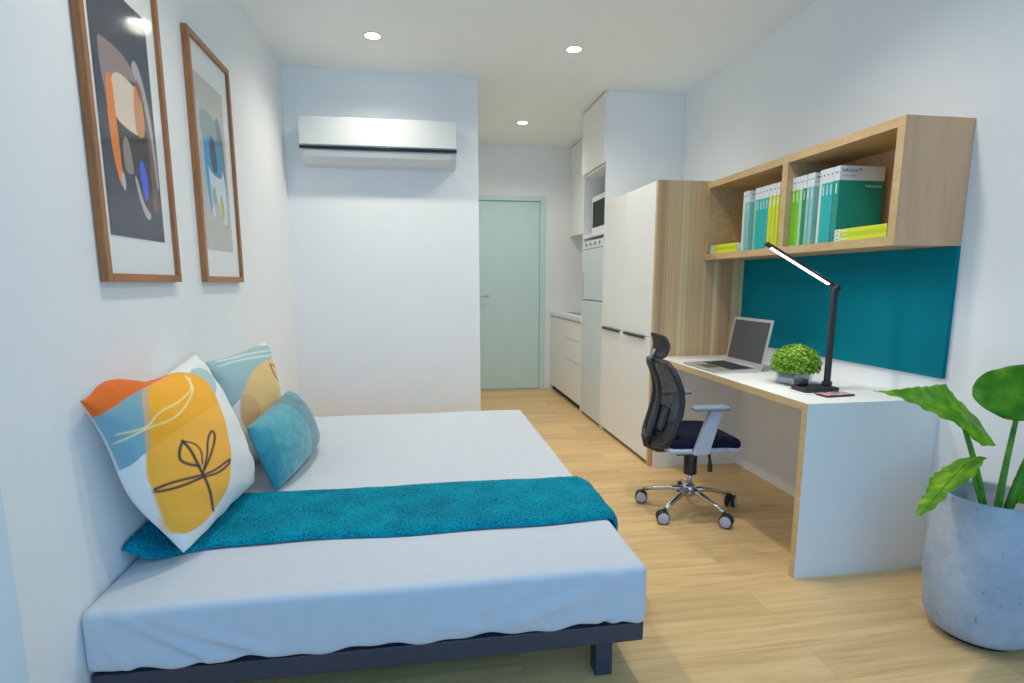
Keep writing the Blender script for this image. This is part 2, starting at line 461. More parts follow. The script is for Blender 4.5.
# entry wall round the door opening
DX0, DX1, DZ = 1.415, 2.324, 2.168
mb = MB().box(-0.1, DX0, YD, YD + 0.1, 0, H).box(DX1, W + 0.1, YD, YD + 0.1, 0, H).box(DX0, DX1, YD, YD + 0.1, DZ, H)
struct('wall_back', mb, M['wall'])
struct('wall_right', MB().box(W, W + 0.1, YR - 0.1, YD + 0.1, 0, H), M['wall'])
WX0, WX1, WZ0, WZ1 = 0.15, 2.88, 0.12, 2.42
mb = MB().box(-0.1, WX0, YR - 0.1, YR, 0, H).box(WX1, SPX + 0.1, YR - 0.1, YR, 0, H)
mb.box(WX0, WX1, YR - 0.1, YR, 0, WZ0).box(WX0, WX1, YR - 0.1, YR, WZ1, H)
struct('wall_rear', mb, M['wall'])
win = bpy.data.objects.new('window_1', None); COL.objects.link(win); win.location = ((WX0 + WX1) / 2, YR, WZ0); win['kind'] = 'structure'
mb = MB()
for a, b in ((WX0, WX0 + .05), (1.485, 1.545), (WX1 - .05, WX1)): mb.box(a, b, YR - .08, YR - .02, WZ0, WZ1)
mb.box(WX0, WX1, YR - .08, YR - .02, WZ0, WZ0 + .05).box(WX0, WX1, YR - .08, YR - .02, WZ1 - .05, WZ1)
obj('window_frame', mb, M['white_gloss'], win)
obj('window_pane', MB().box(WX0 + .05, 1.485, YR - .055, YR - .049, WZ0 + .05, WZ1 - .05).box(1.545, WX1 - .05, YR - .055, YR - .049, WZ0 + .05, WZ1 - .05), M['window_glass'], win)
struct('trim_1', MB().box(0.0, 0.012, YR, 1.303, 0, H), plain('daylight_tinted_trim', (206, 226, 240), 0.6, noise=0.01))  # thin panel; the blue of the window daylight is put into its colour

# entry door
d = bpy.data.objects.new('door_1', None); COL.objects.link(d); d.location = ((DX0 + DX1) / 2, YD, 0); d['kind'] = 'structure'
mb = MB().box(DX0, DX0 + .062, YD - .012, YD + .09, 0, DZ).box(DX1 - .062, DX1, YD - .012, YD + .09, 0, DZ).box(DX0 + .062, DX1 - .062, YD - .012, YD + .09, DZ - .048, DZ)
obj('door_frame', mb, M['door'], d, bevel=0.003)
obj('door_leaf', MB().box(DX0 + .065, DX1 - .065, YD + .012, YD + .055, .006, DZ - .052), M['door'], d, bevel=0.002)
mb = MB().lathe([(0.0, -.012), (.024, -.012), (.026, -.004), (.026, 0)], 24, (1.555, YD + .012, 1.075), M=Matrix.Rotation(-math.pi / 2, 4, 'X') @ Matrix.Scale(-1, 4, (0, 0, 1)))
mb.tube([(1.555, YD + .008, 1.075), (1.555, YD - .045, 1.075), (1.57, YD - .05, 1.075), (1.672, YD - .05, 1.075)], .0095, 12)
mb.box(1.54, 1.57, YD + .004, YD + .012, .985, 1.015)
mb.tube([(1.555, YD + .01, 1.0), (1.555, YD - .006, 1.0)], .02, 16)
obj('door_handle', mb, M['chrome'], d)

# ------------------------------------------------------------------ recessed downlights
glow = plain('lit_lens', (255, 255, 255), 0.5, emit=((255, 250, 240), 14.0))
lights = [((0.665, 3.758), 'round recessed downlight above the air conditioner side of the ceiling'),
          ((1.920, 3.765), 'round recessed downlight in the main ceiling nearest the tall cabinets'),
          ((1.896, 5.462), 'round recessed downlight in the entry corridor ceiling before the door')]
for (x, y), lb in lights:
    t = thing('downlight', lb, 'ceiling light', (x, y, H), group='recessed ceiling downlights')
    obj('bezel', MB().lathe([(.046, -.0005), (.046, -.004), (.054, -.004), (.058, -.0005)], 40, (x, y, H)), M['white_gloss'], t)
    obj('lens', MB().lathe([(0.0, -.0025), (.0455, -.0025), (.0455, -.0006)], 40, (x, y, H)), glow, t)

# ------------------------------------------------------------------ air conditioner
AX0, AX1, AY, = 0.134, 1.187, 4.145
t = thing('air_conditioner', 'white wall-mounted split air conditioner with a thin black stripe', 'air conditioner', ((AX0 + AX1) / 2, YA, 2.03))
prof = [(YA, 2.335), (AY + .03, 2.338), (AY + .012, 2.332), (AY + .006, 2.145), (AY + .012, 2.13), (AY + .03, 2.085), (AY + .085, 2.045), (YA - .03, 2.035), (YA, 2.035)]
obj('housing', MB().prism(prof, AX0, AX1, 'X'), M['ac_white'], t, bevel=0.004)
obj('front_panel', MB().prism([(AY + .012, 2.333), (AY, 2.328), (AY - .004, 2.15), (AY + .006, 2.147)], AX0 + .001, AX1 - .001, 'X'), M['ac_white'], t, bevel=0.002)
o = obj('stripe', MB().box(AX0 - .002, AX1 + .002, AY - .002, AY + .016, 2.123, 2.142), M['blackgloss'], t, bevel=0.001); o['label'] = 'thin black stripe'
obj('louver', MB().prism([(AY + .012, 2.118), (AY + .03, 2.082), (AY + .085, 2.042), (AY + .081, 2.037), (AY + .024, 2.078), (AY + .006, 2.116)], AX0 + .03, AX1 - .03, 'X'), M['ac_white'], t, bevel=0.001)

# ------------------------------------------------------------------ pattern helpers (for prints and cushions)
def inpoly(px, py, poly):
    c = np.zeros(px.shape, bool); n = len(poly); j = n - 1
    for i in range(n):
        xi, yi = poly[i]; xj, yj = poly[j]
        if yi != yj:
            k = ((yi > py) != (yj > py)) & (px < (xj - xi) * (py - yi) / (yj - yi) + xi)
            c ^= k
        j = i
    return c
def smoothpoly(pts, it=3):
    for _ in range(it):
        q = []
        for i in range(len(pts)):
            a = np.array(pts[i], float); b = np.array(pts[(i + 1) % len(pts)], float)
            q += [tuple(.75 * a + .25 * b), tuple(.25 * a + .75 * b)]
        pts = q
    return pts
def smoothline(pts, it=3):
    for _ in range(it):
        q = [pts[0]]
        for i in range(len(pts) - 1):
            a = np.array(pts[i], float); b = np.array(pts[i + 1], float)
            q += [tuple(.75 * a + .25 * b), tuple(.25 * a + .75 * b)]
        pts = q + [pts[-1]]
    return pts
def linemask(px, py, pts, w):
    dmin = np.full(px.shape, 1e9)
    for (ax, ay), (bx, by) in zip(pts[:-1], pts[1:]):
        dx, dy = bx - ax, by - ay; L = dx * dx + dy * dy + 1e-12
        tt = np.clip(((px - ax) * dx + (py - ay) * dy) / L, 0, 1)
        dmin = np.minimum(dmin, (px - ax - tt * dx) ** 2 + (py - ay - tt * dy) ** 2)
    return np.clip(1.5 - np.sqrt(dmin) / w, 0, 1)
def paint(col, mask, c, alpha=1.0):
    m = (mask.astype(float) * alpha)[..., None]
    col[:] = col * (1 - m) + np.array(lin(c)) * m

# ------------------------------------------------------------------ framed art on the left wall
def picture(y0, y1, z0, z1, py0, py1, pz0, pz1, painter, name_label, g):
    t = thing('framed_artwork', name_label, 'picture', (0.0, (y0 + y1) / 2, z0), group=g)
    fw = 0.025; D = 0.025
    mb = MB()
    mb.box(0.001, D, y0, y0 + fw, z0, z1).box(0.001, D, y1 - fw, y1, z0, z1)
    mb.box(0.001, D, y0 + fw, y1 - fw, z0, z0 + fw).box(0.001, D, y0 + fw, y1 - fw, z1 - fw, z1)
    obj('frame', mb, M['frame_wood'], t, bevel=0.0015)
    obj('mat_board', MB().box(0.002, 0.012, y0 + fw + .0005, y1 - fw - .0005, z0 + fw + .0005, z1 - fw - .0005), M['mat_board'], t)
    nu, nv = 150, 290
    ys = np.linspace(py0, py1, nu); zs = np.linspace(pz0, pz1, nv)
    Yg, Zg = np.meshgrid(ys, zs)
    acc = 0
    for jy, jz in ((-.25, -.25), (.25, -.25), (-.25, .25), (.25, .25)):
        acc = acc + painter(Yg + jy * (ys[1] - ys[0]) * 1.3, Zg + jz * (zs[1] - zs[0]) * 1.3)
    col = acc / 4
    vs = np.stack([np.full(Yg.shape, 0.0135), Yg, Zg], -1).reshape(-1, 3)
    fs = [(j * nu + i, j * nu + i + 1, (j + 1) * nu + i + 1, (j + 1) * nu + i) for j in range(nv - 1) for i in range(nu - 1)]
    mb = MB(); mb.add(vs.tolist(), fs)
    rgba = np.concatenate([col.reshape(-1, 3), np.ones((nu * nv, 1))], 1)
    obj('art_print', mb, M['print'], t, colors=rgba)
    obj('glass', MB().box(0.0165, 0.0185, y0 + fw + .0005, y1 - fw - .0005, z0 + fw + .0005, z1 - fw - .0005), M['glass'], t)
    return t

def art_dark(Y, Z):
    c = np.zeros(Y.shape + (3,)); c[:] = lin((36, 46, 64))
    P = lambda pts, it=3: inpoly(Y, Z, smoothpoly(pts, it))
    # mauve back blob
    mauve = P([(1.893, 1.93), (1.93, 1.935), (2.03, 1.93), (2.09, 1.905), (2.13, 1.86), (2.14, 1.74), (2.10, 1.69), (1.98, 1.69), (1.93, 1.74), (1.905, 1.80)])
    paint(c, P([(2.085, 1.905), (2.12, 1.945), (2.165, 1.89), (2.20, 1.78), (2.215, 1.62), (2.21, 1.52), (2.185, 1.60), (2.175, 1.74), (2.14, 1.84)]), (168, 164, 166))
    paint(c, mauve, (142, 118, 118))
    body = P([(1.93, 1.80), (1.965, 1.84), (2.08, 1.865), (2.14, 1.86), (2.165, 1.80), (2.175, 1.70), (2.20, 1.56), (2.195, 1.47), (2.14, 1.455), (2.09, 1.52), (2.03, 1.56), (1.97, 1.56), (1.955, 1.62)])
    paint(c, body, (40, 32, 34))
    paint(c, P([(2.15, 1.83), (2.18, 1.75), (2.195, 1.62), (2.205, 1.50), (2.185, 1.455), (2.15, 1.47), (2.165, 1.58), (2.16, 1.70)]), (110, 76, 68))
    paint(c, P([(1.95, 1.835), (2.00, 1.865), (2.08, 1.855), (2.12, 1.84), (2.12, 1.70), (2.05, 1.70), (1.97, 1.715), (1.95, 1.74)]), (226, 203, 180))
    paint(c, P([(2.09, 1.86), (2.135, 1.85), (2.15, 1.79), (2.15, 1.715), (2.12, 1.695), (2.08, 1.70)], 3), (206, 134, 70))
    paint(c, P([(2.10, 1.875), (2.14, 1.875), (2.16, 1.81), (2.13, 1.82)], 2), (136, 62, 40))
    paint(c, P([(1.925, 1.84), (1.96, 1.845), (1.963, 1.72), (1.968, 1.60), (1.965, 1.515), (1.945, 1.53), (1.92, 1.62), (1.915, 1.74)], 3), (238, 122, 18))
    paint(c, P([(1.953, 1.54), (1.972, 1.575), (1.985, 1.53), (1.972, 1.50)], 2), (196, 192, 188))
    paint(c, P([(1.985, 1.66), (2.02, 1.685), (2.04, 1.62), (2.045, 1.565), (1.985, 1.565)], 2), (142, 132, 126))
    paint(c, P([(2.04, 1.565), (2.06, 1.565), (2.09, 1.48), (2.14, 1.455), (2.12, 1.43), (2.08, 1.455)], 2), (186, 178, 172))
    paint(c, P([(2.085, 1.62), (2.115, 1.625), (2.135, 1.56), (2.13, 1.505), (2.105, 1.495), (2.085, 1.55)], 3), (50, 84, 226))
    return c
def art_light(Y, Z):
    c = np.zeros(Y.shape + (3,)); c[:] = lin((190, 188, 178))
    P = lambda pts, it=3: inpoly(Y, Z, smoothpoly(pts, it))
    Y = Y
    paint(c, P([(2.85, 1.95), (2.90, 1.975), (2.945, 1.90), (2.955, 1.75), (2.95, 1.58), (2.93, 1.47), (2.885, 1.50), (2.86, 1.65), (2.85, 1.85)]), (92, 122, 130))
    paint(c, P([(2.655, 1.94), (2.74, 1.965), (2.83, 1.955), (2.87, 1.92), (2.86, 1.76), (2.74, 1.75), (2.68, 1.82)]), (126, 150, 152))
    paint(c, P([(2.72, 1.76), (2.82, 1.78), (2.93, 1.74), (2.945, 1.60), (2.93, 1.48), (2.87, 1.50), (2.82, 1.62), (2.76, 1.60)]), (206, 222, 228))
    paint(c, P([(2.70, 1.84), (2.78, 1.875), (2.90, 1.85), (2.915, 1.70), (2.82, 1.695), (2.72, 1.72)]), (30, 142, 196))
    paint(c, P([(2.755, 1.86), (2.835, 1.865), (2.85, 1.71), (2.77, 1.715)], 2), (34, 62, 82))
    paint(c, P([(2.69, 1.85), (2.72, 1.855), (2.725, 1.70), (2.745, 1.55), (2.725, 1.52), (2.70, 1.62), (2.685, 1.74)], 3), (24, 150, 214))
    paint(c, P([(2.74, 1.55), (2.765, 1.575), (2.775, 1.525), (2.755, 1.51)], 2), (226, 226, 222))
    paint(c, P([(2.76, 1.64), (2.795, 1.66), (2.81, 1.575), (2.765, 1.57)], 2), (150, 158, 156))
    paint(c, P([(2.85, 1.62), (2.885, 1.63), (2.90, 1.55), (2.885, 1.505), (2.855, 1.53)], 3), (196, 184, 56))
    return c
G_ART = 'framed abstract prints on the left wall'
picture(1.80, 2.312, 1.23, 2.235, 1.862, 2.222, 1.368, 2.10, art_dark, 'walnut-framed abstract print with a dark slate background', G_ART)
picture(2.575, 3.085, 1.23, 2.238, 2.640, 2.980, 1.372, 2.09, art_light, 'walnut-framed abstract print with a pale grey background and blue shapes', G_ART)

# ------------------------------------------------------------------ bed frame
BX0, BX1, BY0, BY1 = 0.006, 1.566, 1.525, 3.70
t = thing('bed_frame', 'low dark navy metal bed frame under the grey mattress', 'bed', ((BX0 + BX1) / 2, (BY0 + BY1) / 2, 0))
z0, z1 = 0.122, 0.183
obj('end_rail', MB().box(BX0, BX1, BY0, BY0 + .035, z0, z1), M['bed_metal'], t, bevel=.003)
obj('end_rail', MB().box(BX0, BX1, BY1 - .035, BY1, z0, z1), M['bed_metal'], t, bevel=.003)
obj('side_rail', MB().box(BX0, BX0 + .035, BY0 + .035, BY1 - .035, z0, z1), M['bed_metal'], t, bevel=.003)
obj('side_rail', MB().box(BX1 - .035, BX1, BY0 + .035, BY1 - .035, z0, z1), M['bed_metal'], t, bevel=.003)
mb = MB()
for k in range(12):
    y = BY0 + .1 + k * (BY1 - BY0 - .26) / 11
    mb.box(BX0 + .036, BX1 - .036, y, y + .06, z1 - .022, z1 - .002)
obj('slats', mb, M['bed_metal'], t)
for x in (1.42, 0.14):
    for y in (BY0 + .02, BY1 - .10):
        obj('leg', MB().box(x, x + .055, y, y + .055, 0, z0), M['bed_metal'], t, bevel=.003)

# mattress in its fitted sheet
folds = [((1.533, .274), (1.436, .186), .010, .009, -1), ((1.545, .30), (1.46, .19), .018, .008, 1), ((1.468, .349), (1.175, .237), .024, .008, 1), ((1.40, .345), (1.05, .245), .02, .006, -1),
         ((1.358, .343), (1.026, .23), .022, .006, 1), ((1.25, .34), (.95, .24), .03, .004, 1),
         ((.042, .332), (.109, .195), .012, .006, 1), ((.08, .339), (.276, .203), .016, .009, -1), ((.10, .35), (.31, .21), .014, .008, 1), ((.166, .319), (.40, .205), .016, .007, -1), ((.2, .33), (.46, .21), .016, .006, 1)]
def sheet(p):
    x, y, z = p
    if y < BY0 + .06:
        k = max(0, 1 - (y - BY0) / .06)
        dsp = 0
        for (ax, az), (bx, bz), w, a, s in folds:
            dx, dz = bx - ax, bz - az; L = dx * dx + dz * dz
            tt = min(1, max(0, ((x - ax) * dx + (z - az) * dz) / L))
            q = ((x - ax - tt * dx) ** 2 + (z - az - tt * dz) ** 2) / (w * w)
            dsp += 1.5 * s * a * math.exp(-q) * (0.35 + 0.65 * tt)
        y -= dsp * k
        if z < .25:   # wavy bottom hem
            z += (.006 * math.sin(x * 19) + .004 * math.sin(x * 47 + 1)) * (1 - (z - .184) / .066) * k + 0.004 * k
    if z > .33:
        z += .0025 * math.sin(x * 7 + y * 3) * math.sin(y * 5 + 1)
    return (x, y, max(z, .1852))
mb = MB().rbox(0.002, 1.570, BY0 - .016, 3.70, 0.1865, 0.376, 0.024, 0.0125, sheet)
o = obj('mattress', mb, M['sheet']); own_origin(o, (.79, 2.61, .186))
tag(o, 'double mattress in a pale grey fitted sheet on the dark bed frame', 'mattress')

# throw blanket: a folded band across the bed, over its right side
def top_z(x):
    # height of the surface the throw follows: bed top then rounded shoulder and side
    return .374
path = []           # (x, z) centre line of the underside
xs = np.linspace(0.004, 1.54, 150)
for x in xs:
    path.append((x, .381 + (0.055 * math.exp(-((x - .0) / .055) ** 2))))
for a in np.linspace(0, math.pi / 2, 10)[1:]:
    path.append((1.550 + .036 * math.sin(a), .346 + .036 * math.cos(a)))
for z in np.linspace(.340, .262, 8): path.append((1.586, z))
path = np.array(path)
nrm = np.gradient(path, axis=0); nrm = np.stack([-nrm[:, 1], nrm[:, 0]], 1); nrm /= np.linalg.norm(nrm, axis=1)[:, None]
nv = 44
def ynear(s): return 1.842 - .105 * math.exp(-(s / .08) ** 2) + .008 * math.sin(s * 9) + .006 * math.sin(s * 21 + 1)
def yfar(s): return 2.305 - .012 * s + .006 * math.sin(s * 13)
top = []; bot = []
for i, (p, n) in enumerate(zip(path, nrm)):
    s = i / len(path)
    for j in range(nv + 1):
        v = j / nv
        y = ynear(s) * (1 - v) + yfar(s) * v
        th = .024 * (1 - abs(2 * v - 1) ** 6) ** .5 * min(1, (len(path) - i) / 3.0) ** .5 + .001
        lump = .0025 * math.sin(p[0] * 31 + y * 11) * math.sin(y * 37) + rng.normal(0, .0009)
        h = th + lump * (th / .025)
        top.append((p[0] + n[0] * h, y, p[1] + n[1] * h))
        bot.append((p[0] + n[0] * .0005, y, p[1] + n[1] * .0005))
R = nv + 1; L = len(path)
fs = []
for i in range(L - 1):
    for j in range(nv):
        a = i * R + j
        fs.append((a, a + R, a + R + 1, a + 1)); b = a + L * R; fs.append((b, b + 1, b + R + 1, b + R))
for i in range(L - 1):
    for j in (0, nv):
        a = i * R + j; b = a + L * R; fs.append((a, b, b + R, a + R))
for j in range(nv):
    for i in (0, L - 1):
        a = i * R + j; b = a + L * R; fs.append((a, a + 1, b + 1, b))
o = obj('throw_blanket', MB().add(top + bot, fs, 0, True), M['throw']); own_origin(o, (.8, 2.07, .379))
tag(o, 'fluffy teal throw folded in a band across the mattress', 'blanket')

# ------------------------------------------------------------------ cushions
def cushion(name, TL, TR, BL, BR, front, back, painter, mat, label, n=200, pinch=.05, power=.42, edges=(0, 0, 0, 0), wr=0.0045, group='cushions against the left wall', zmin=.384, quilt=None, sag=0.0):
    TL, TR, BL, BR = [np.array(p, float) for p in (TL, TR, BL, BR)]
    u = np.linspace(0, 1, n); v = np.linspace(0, 1, n)
    U, V = np.meshgrid(u, v)
    def bil(U, V): return (BL * ((1 - U) * (1 - V))[..., None] + BR * (U * (1 - V))[..., None] + TL * ((1 - U) * V)[..., None] + TR * (U * V)[..., None])
    a, b = 2 * U - 1, 2 * V - 1
    # pinch: edge midpoints move inwards
    U2 = .5 + .5 * a * (1 - pinch * (1 - b * b)); V2 = .5 + .5 * b * (1 - pinch * (1 - a * a))
    P = bil(U2, V2)
    if sag:   # floppy ear at the near top corner, soft near edge
        P[..., 2] += sag * V2 ** 3 * (np.exp(-((U2 - .17) / .13) ** 2) * np.minimum(1, U2 / .1) - .45 * np.exp(-((U2 - .62) / .2) ** 2))
        bulge_e = np.exp(-((V2 - .42) / .28) ** 2) * (1 - U2) ** 2
        P[..., 1] -= .040 * bulge_e; P[..., 0] -= .02 * bulge_e
    nn = np.cross(TR - TL, TL - BL) + np.cross(BR - BL, TR - BR); nn /= np.linalg.norm(nn)
    if nn[0] < 0: nn = -nn
    bul = np.clip((1 - a * a) * (1 - b * b), 0, 1) ** power
    ripple = wr * (np.sin(a * 9 + b * 5) * np.sin(b * 8 - a * 3) + .6 * np.sin(17 * a * b + 2 * b)) * np.clip(1 - .6 * bul, 0, 1) * (bul > 0)
    F = P + nn * (front * bul + ripple * np.minimum(1, bul * 4))[..., None]
    Bk = P - nn * (back * bul)[..., None]
    for A in (F, Bk):
        A[..., 0] = np.maximum(A[..., 0], .006); A[..., 2] = np.maximum(A[..., 2], zmin)
    q0 = np.clip((1 - a * a) * (1 - b * b), 0, 1)
    G = P + nn * (front * np.where(q0 > .10, q0 ** power, q0 / .10 * .10 ** power))[..., None]      # smooth stand-in for laying out the motif
    col = 0
    for ju, jv in ((-.25, -.25), (.25, -.25), (-.25, .25), (.25, .25)):
        col = col + painter(U + ju / n * 1.4, V + jv / n * 1.4, G + ju / n * np.gradient(G, axis=1) * n + jv / n * np.gradient(G, axis=0) * n)
    col = col / 4
    nb = 40
    idx = np.linspace(0, n - 1, nb).round().astype(int)
    mb = MB()
    fs = [(j * n + i, j * n + i + 1, (j + 1) * n + i + 1, (j + 1) * n + i) for j in range(n - 1) for i in range(n - 1)]
    # shared rim
    base = n * n
    bi = {}
    bv = []
    for j in range(n):
        for i in range(n):
            if i in (0, n - 1) or j in (0, n - 1): bi[(j, i)] = j * n + i
            else: bi[(j, i)] = base + len(bv); bv.append(Bk[j, i])
    fs += [(bi[(j, i)], bi[(j + 1, i)], bi[(j + 1, i + 1)], bi[(j, i + 1)]) for j in range(n - 1) for i in range(n - 1)]
    vs = np.concatenate([F.reshape(-1, 3), np.array(bv)])
    mb.add(vs.tolist(), fs, 0, True)
    bc = np.zeros((len(bv), 3)); bc[:] = lin((232, 230, 226)) if quilt is None else lin(quilt)
    c = np.concatenate([col.reshape(-1, 3), bc]); rgba = np.concatenate([c, np.ones((len(c), 1))], 1)
    o = obj(name, mb, mat, colors=rgba)
    own_origin(o, (BL + BR) / 2)
    tag(o, label, 'cushion', group)
    return o

WHITE = (232, 231, 227)
_R = np.array((0.98767, -0.15658, -0.00136)); _U = np.array((0.02560, 0.15292, 0.98791)); _F = np.array((0.15447, 0.97576, -0.15504)); _C = np.array((0.9023, 0, 1.2263))
def motif_xy(F):
    """flat drawing coordinates of the points of a cushion face"""
    d = F - _C; z = d @ _F
    return 509.2 + 563.9 * (d @ _R) / z, 371.1 - 563.9 * (d @ _U) / z
def pat(yellow, yellow2, blue, blue2, orange, TLp, TRp, BLp, BRp, top=True):
    """the printed motif, drawn in its own flat coordinates"""
    TLp, TRp, BLp, BRp = [np.array(p, float) for p in (TLp, TRp, BLp, BRp)]
    def f(U, V, F):
        X, Y = motif_xy(F)
        c = np.zeros(U.shape + (3,)); c[:] = lin(WHITE)
        P = lambda pts, it=3: inpoly(X, Y, smoothpoly(pts, it))
        # blue field in the upper left, bounded below by the diagonal
        diag = 465 + (X - 128) * (405 - 465) / (215 - 128)
        bluef = (Y < diag) & (X < 160)
        paint(c, bluef, blue)
        paint(c, P([(186, 372), (200, 366), (214, 376), (217, 392), (212, 408), (200, 400)]), blue2)
        oval = P([(142, 380), (168, 374), (195, 372), (212, 385), (224, 415), (233, 455), (228, 490), (212, 515), (190, 534), (168, 536), (157, 522), (147, 484), (144, 430)])
        paint(c, oval, yellow2)
        paint(c, oval & (Y < diag), yellow)
        paint(c, oval & (Y < diag) & (X < 150), blue, .45)
        paint(c, (Y < 412 + (X - 103) * (379 - 412) / (160 - 103)) & (X < 166) , orange)
        for ln in ([(112, 436), (135, 431), (148, 427), (158, 412), (178, 403), (190, 392), (191, 382), (186, 376)],
                   [(112, 444), (130, 437), (150, 427), (172, 420), (188, 405), (193, 390), (190, 378)]):
            paint(c, linemask(X, Y, smoothline(ln), .8), (246, 224, 150))
        ink = (38, 30, 44)
        for ln, w in (([(214, 510), (212, 497), (207, 484), (203, 475), (196, 462), (189, 448), (183, 441)], 1.5),
                      ([(183, 441), (179, 452), (180, 461), (190, 465), (199, 466)], 1.4), ([(183, 441), (194, 443), (201, 450), (202, 464)], .9),
                      ([(203, 472), (207, 456), (208, 440), (212, 429), (216, 436), (213, 448), (208, 462), (204, 470)], 1.1),
                      ([(203, 475), (216, 470), (227, 461), (230, 459), (229, 464), (219, 473), (204, 477)], 1.1),
                      ([(203, 475), (190, 478), (170, 483), (148, 492), (158, 492), (180, 487), (203, 477)], 1.3)):
            paint(c, linemask(X, Y, smoothline(ln, 2), w), ink)
        return c
    return f
# printed cushion in front
cushion('printed_cushion', (.030, 1.585, .925), (.030, 2.360, .950), (.172, 1.760, .410), (.205, 2.370, .410), .125, .06,
        pat((250, 168, 10), (255, 176, 50), (118, 164, 178), (160, 196, 198), (232, 100, 8), (82, 403), (200, 352), (186, 556), (262, 492)),
        M['cushion'], 'white cushion printed with an orange corner, yellow oval and black plant drawing, nearest the camera', sag=.036)
# paler printed cushion behind
def pale_paint(U, V, F):
    X, Y = motif_xy(F)
    c = np.zeros(U.shape + (3,)); c[:] = lin(WHITE)
    P = lambda pts, it=3: inpoly(X, Y, smoothpoly(pts, it))
    paint(c, (Y > 346 + (X - 208) * .0) & (X < 275) & (Y < 352 + (290 - X) * .95), (150, 184, 190))
    paint(c, P([(262, 362), (275, 357), (286, 366), (297, 400), (303, 440), (280, 462), (252, 440), (240, 416), (243, 390), (252, 372)]), (226, 190, 120))
    paint(c, P([(238, 400), (248, 392), (262, 404), (258, 425), (243, 430)]), (196, 150, 104), .6)
    for ln, w in (([(270, 364), (276, 378), (285, 388), (290, 391), (287, 380), (279, 368), (270, 364)], .6),):
        paint(c, linemask(X, Y, smoothline(ln, 2), w), (140, 84, 50))
    for ln in ([(214, 362), (232, 358), (252, 353), (272, 350)], [(216, 367), (236, 361), (256, 357), (272, 355)]):
        paint(c, linemask(X, Y, smoothline(ln, 2), .8), (200, 220, 222))
    return c
cushion('printed_cushion', (.030, 2.46, .905), (.035, 3.36, .900), (.100, 2.52, .390), (.15, 3.12, .390), .095, .06,
        pale_paint, M['cushion'], 'pale blue and beige printed cushion half hidden behind the teal cushion')
# small teal cushion
def teal_paint(U, V, F):
    c = np.zeros(U.shape + (3,)); c[:] = lin((38, 150, 166))
    band = (U > .52) & (U < .80)
    paint(c, band, (48, 118, 132), .8)
    k = (np.sin(U * 420) > .2) & band & (U < .74)
    paint(c, k, (30, 90, 106), .45)
    paint(c, (abs(U - .52) < .006), (20, 90, 110), .8)
    return c
cushion('lumbar_cushion', (.215, 2.315, .658), (.215, 3.02, .672), (.300, 2.33, .386), (.345, 2.99, .388), .115, .04, teal_paint, M['satin'],
        'small teal velvet cushion with a ribbed band leaning on the pale cushion', n=150, pinch=.02, power=.34, wr=.003, quilt=(24, 104, 124))

# ------------------------------------------------------------------ wardrobe
t = thing('wardrobe', 'tall white wardrobe with a striped timber side and black lip handles', 'wardrobe', ((XW + W) / 2, (YW0 + YT0) / 2, 0))
obj('side_panel', MB().box(XW, W - .001, YW0, YW0 + .022, 0, HW), [M['zebrano']], t, bevel=.001)
o = obj('edge_strip', MB().box(XW - .0015, XW, YW0, YW0 + .022, 0, HW), M['oak_edge'], t); o['label'] = 'pale oak front edge'
obj('carcass', MB().box(XW + .020, W - .001, YW0 + .022, YT0 - .001, .045, HW), M['white_lam'], t)
obj('kickboard', MB().box(XW + .03, XW + .045, YW0 + .023, YT0 - .002, 0, .044), M['dark'], t)
ym = 4.023; zh = 0.872
for a, b, hy0, hy1 in ((YW0 + .024, ym - .0007, 3.585, 3.975), (ym + .0007, YT0 - .003, 4.075, 4.47)):
    obj('door', MB().box(XW, XW + .019, a, b, zh + .002, HW - .001), M['white_lam'], t, bevel=.001)
    dd = obj('door', MB().box(XW, XW + .019, a, b, .03, zh - .002), M['white_lam'], t, bevel=.001)
    mb = MB().box(XW - .016, XW + .001, hy0, hy1, zh - .007, zh - .003).box(XW - .016, XW - .0135, hy0, hy1, zh - .020, zh - .007)
    obj('handle', mb, M['black'], dd)

# ------------------------------------------------------------------ fridge tower
TW = YT0 + .0005
t = thing('tall_cabinet', 'tall white cabinet tower housing the fridge and microwave', 'cabinet', ((XT + W) / 2, (YT0 + YT1) / 2, 0))
mb = MB().box(XT, W - .001, TW, YT0 + .020, 0, H - .001)
obj('side_panel', mb, M['white_lam'], t)
obj('side_panel', MB().box(XT, W - .001, YT1 - .02, YT1 - .0005, 0, H - .001), M['white_lam'], t)
obj('shelf', MB().box(XT + .002, W - .02, YT0 + .0205, YT1 - .0205, 1.618, 1.646), M['white_lam'], t)
obj('shelf', MB().box(XT + .002, W - .02, YT0 + .0205, YT1 - .0205, 2.145, 2.166), M['white_lam'], t)
obj('back_panel', MB().box(W - .019, W - .002, YT0 + .0205, YT1 - .0205, .02, H - .002), M['white_lam'], t)
obj('door', MB().box(XT - .019, XT - .001, YT0 + .001, YT1 - .001, 2.168, H - .012), M['white_lam'], t, bevel=.001)
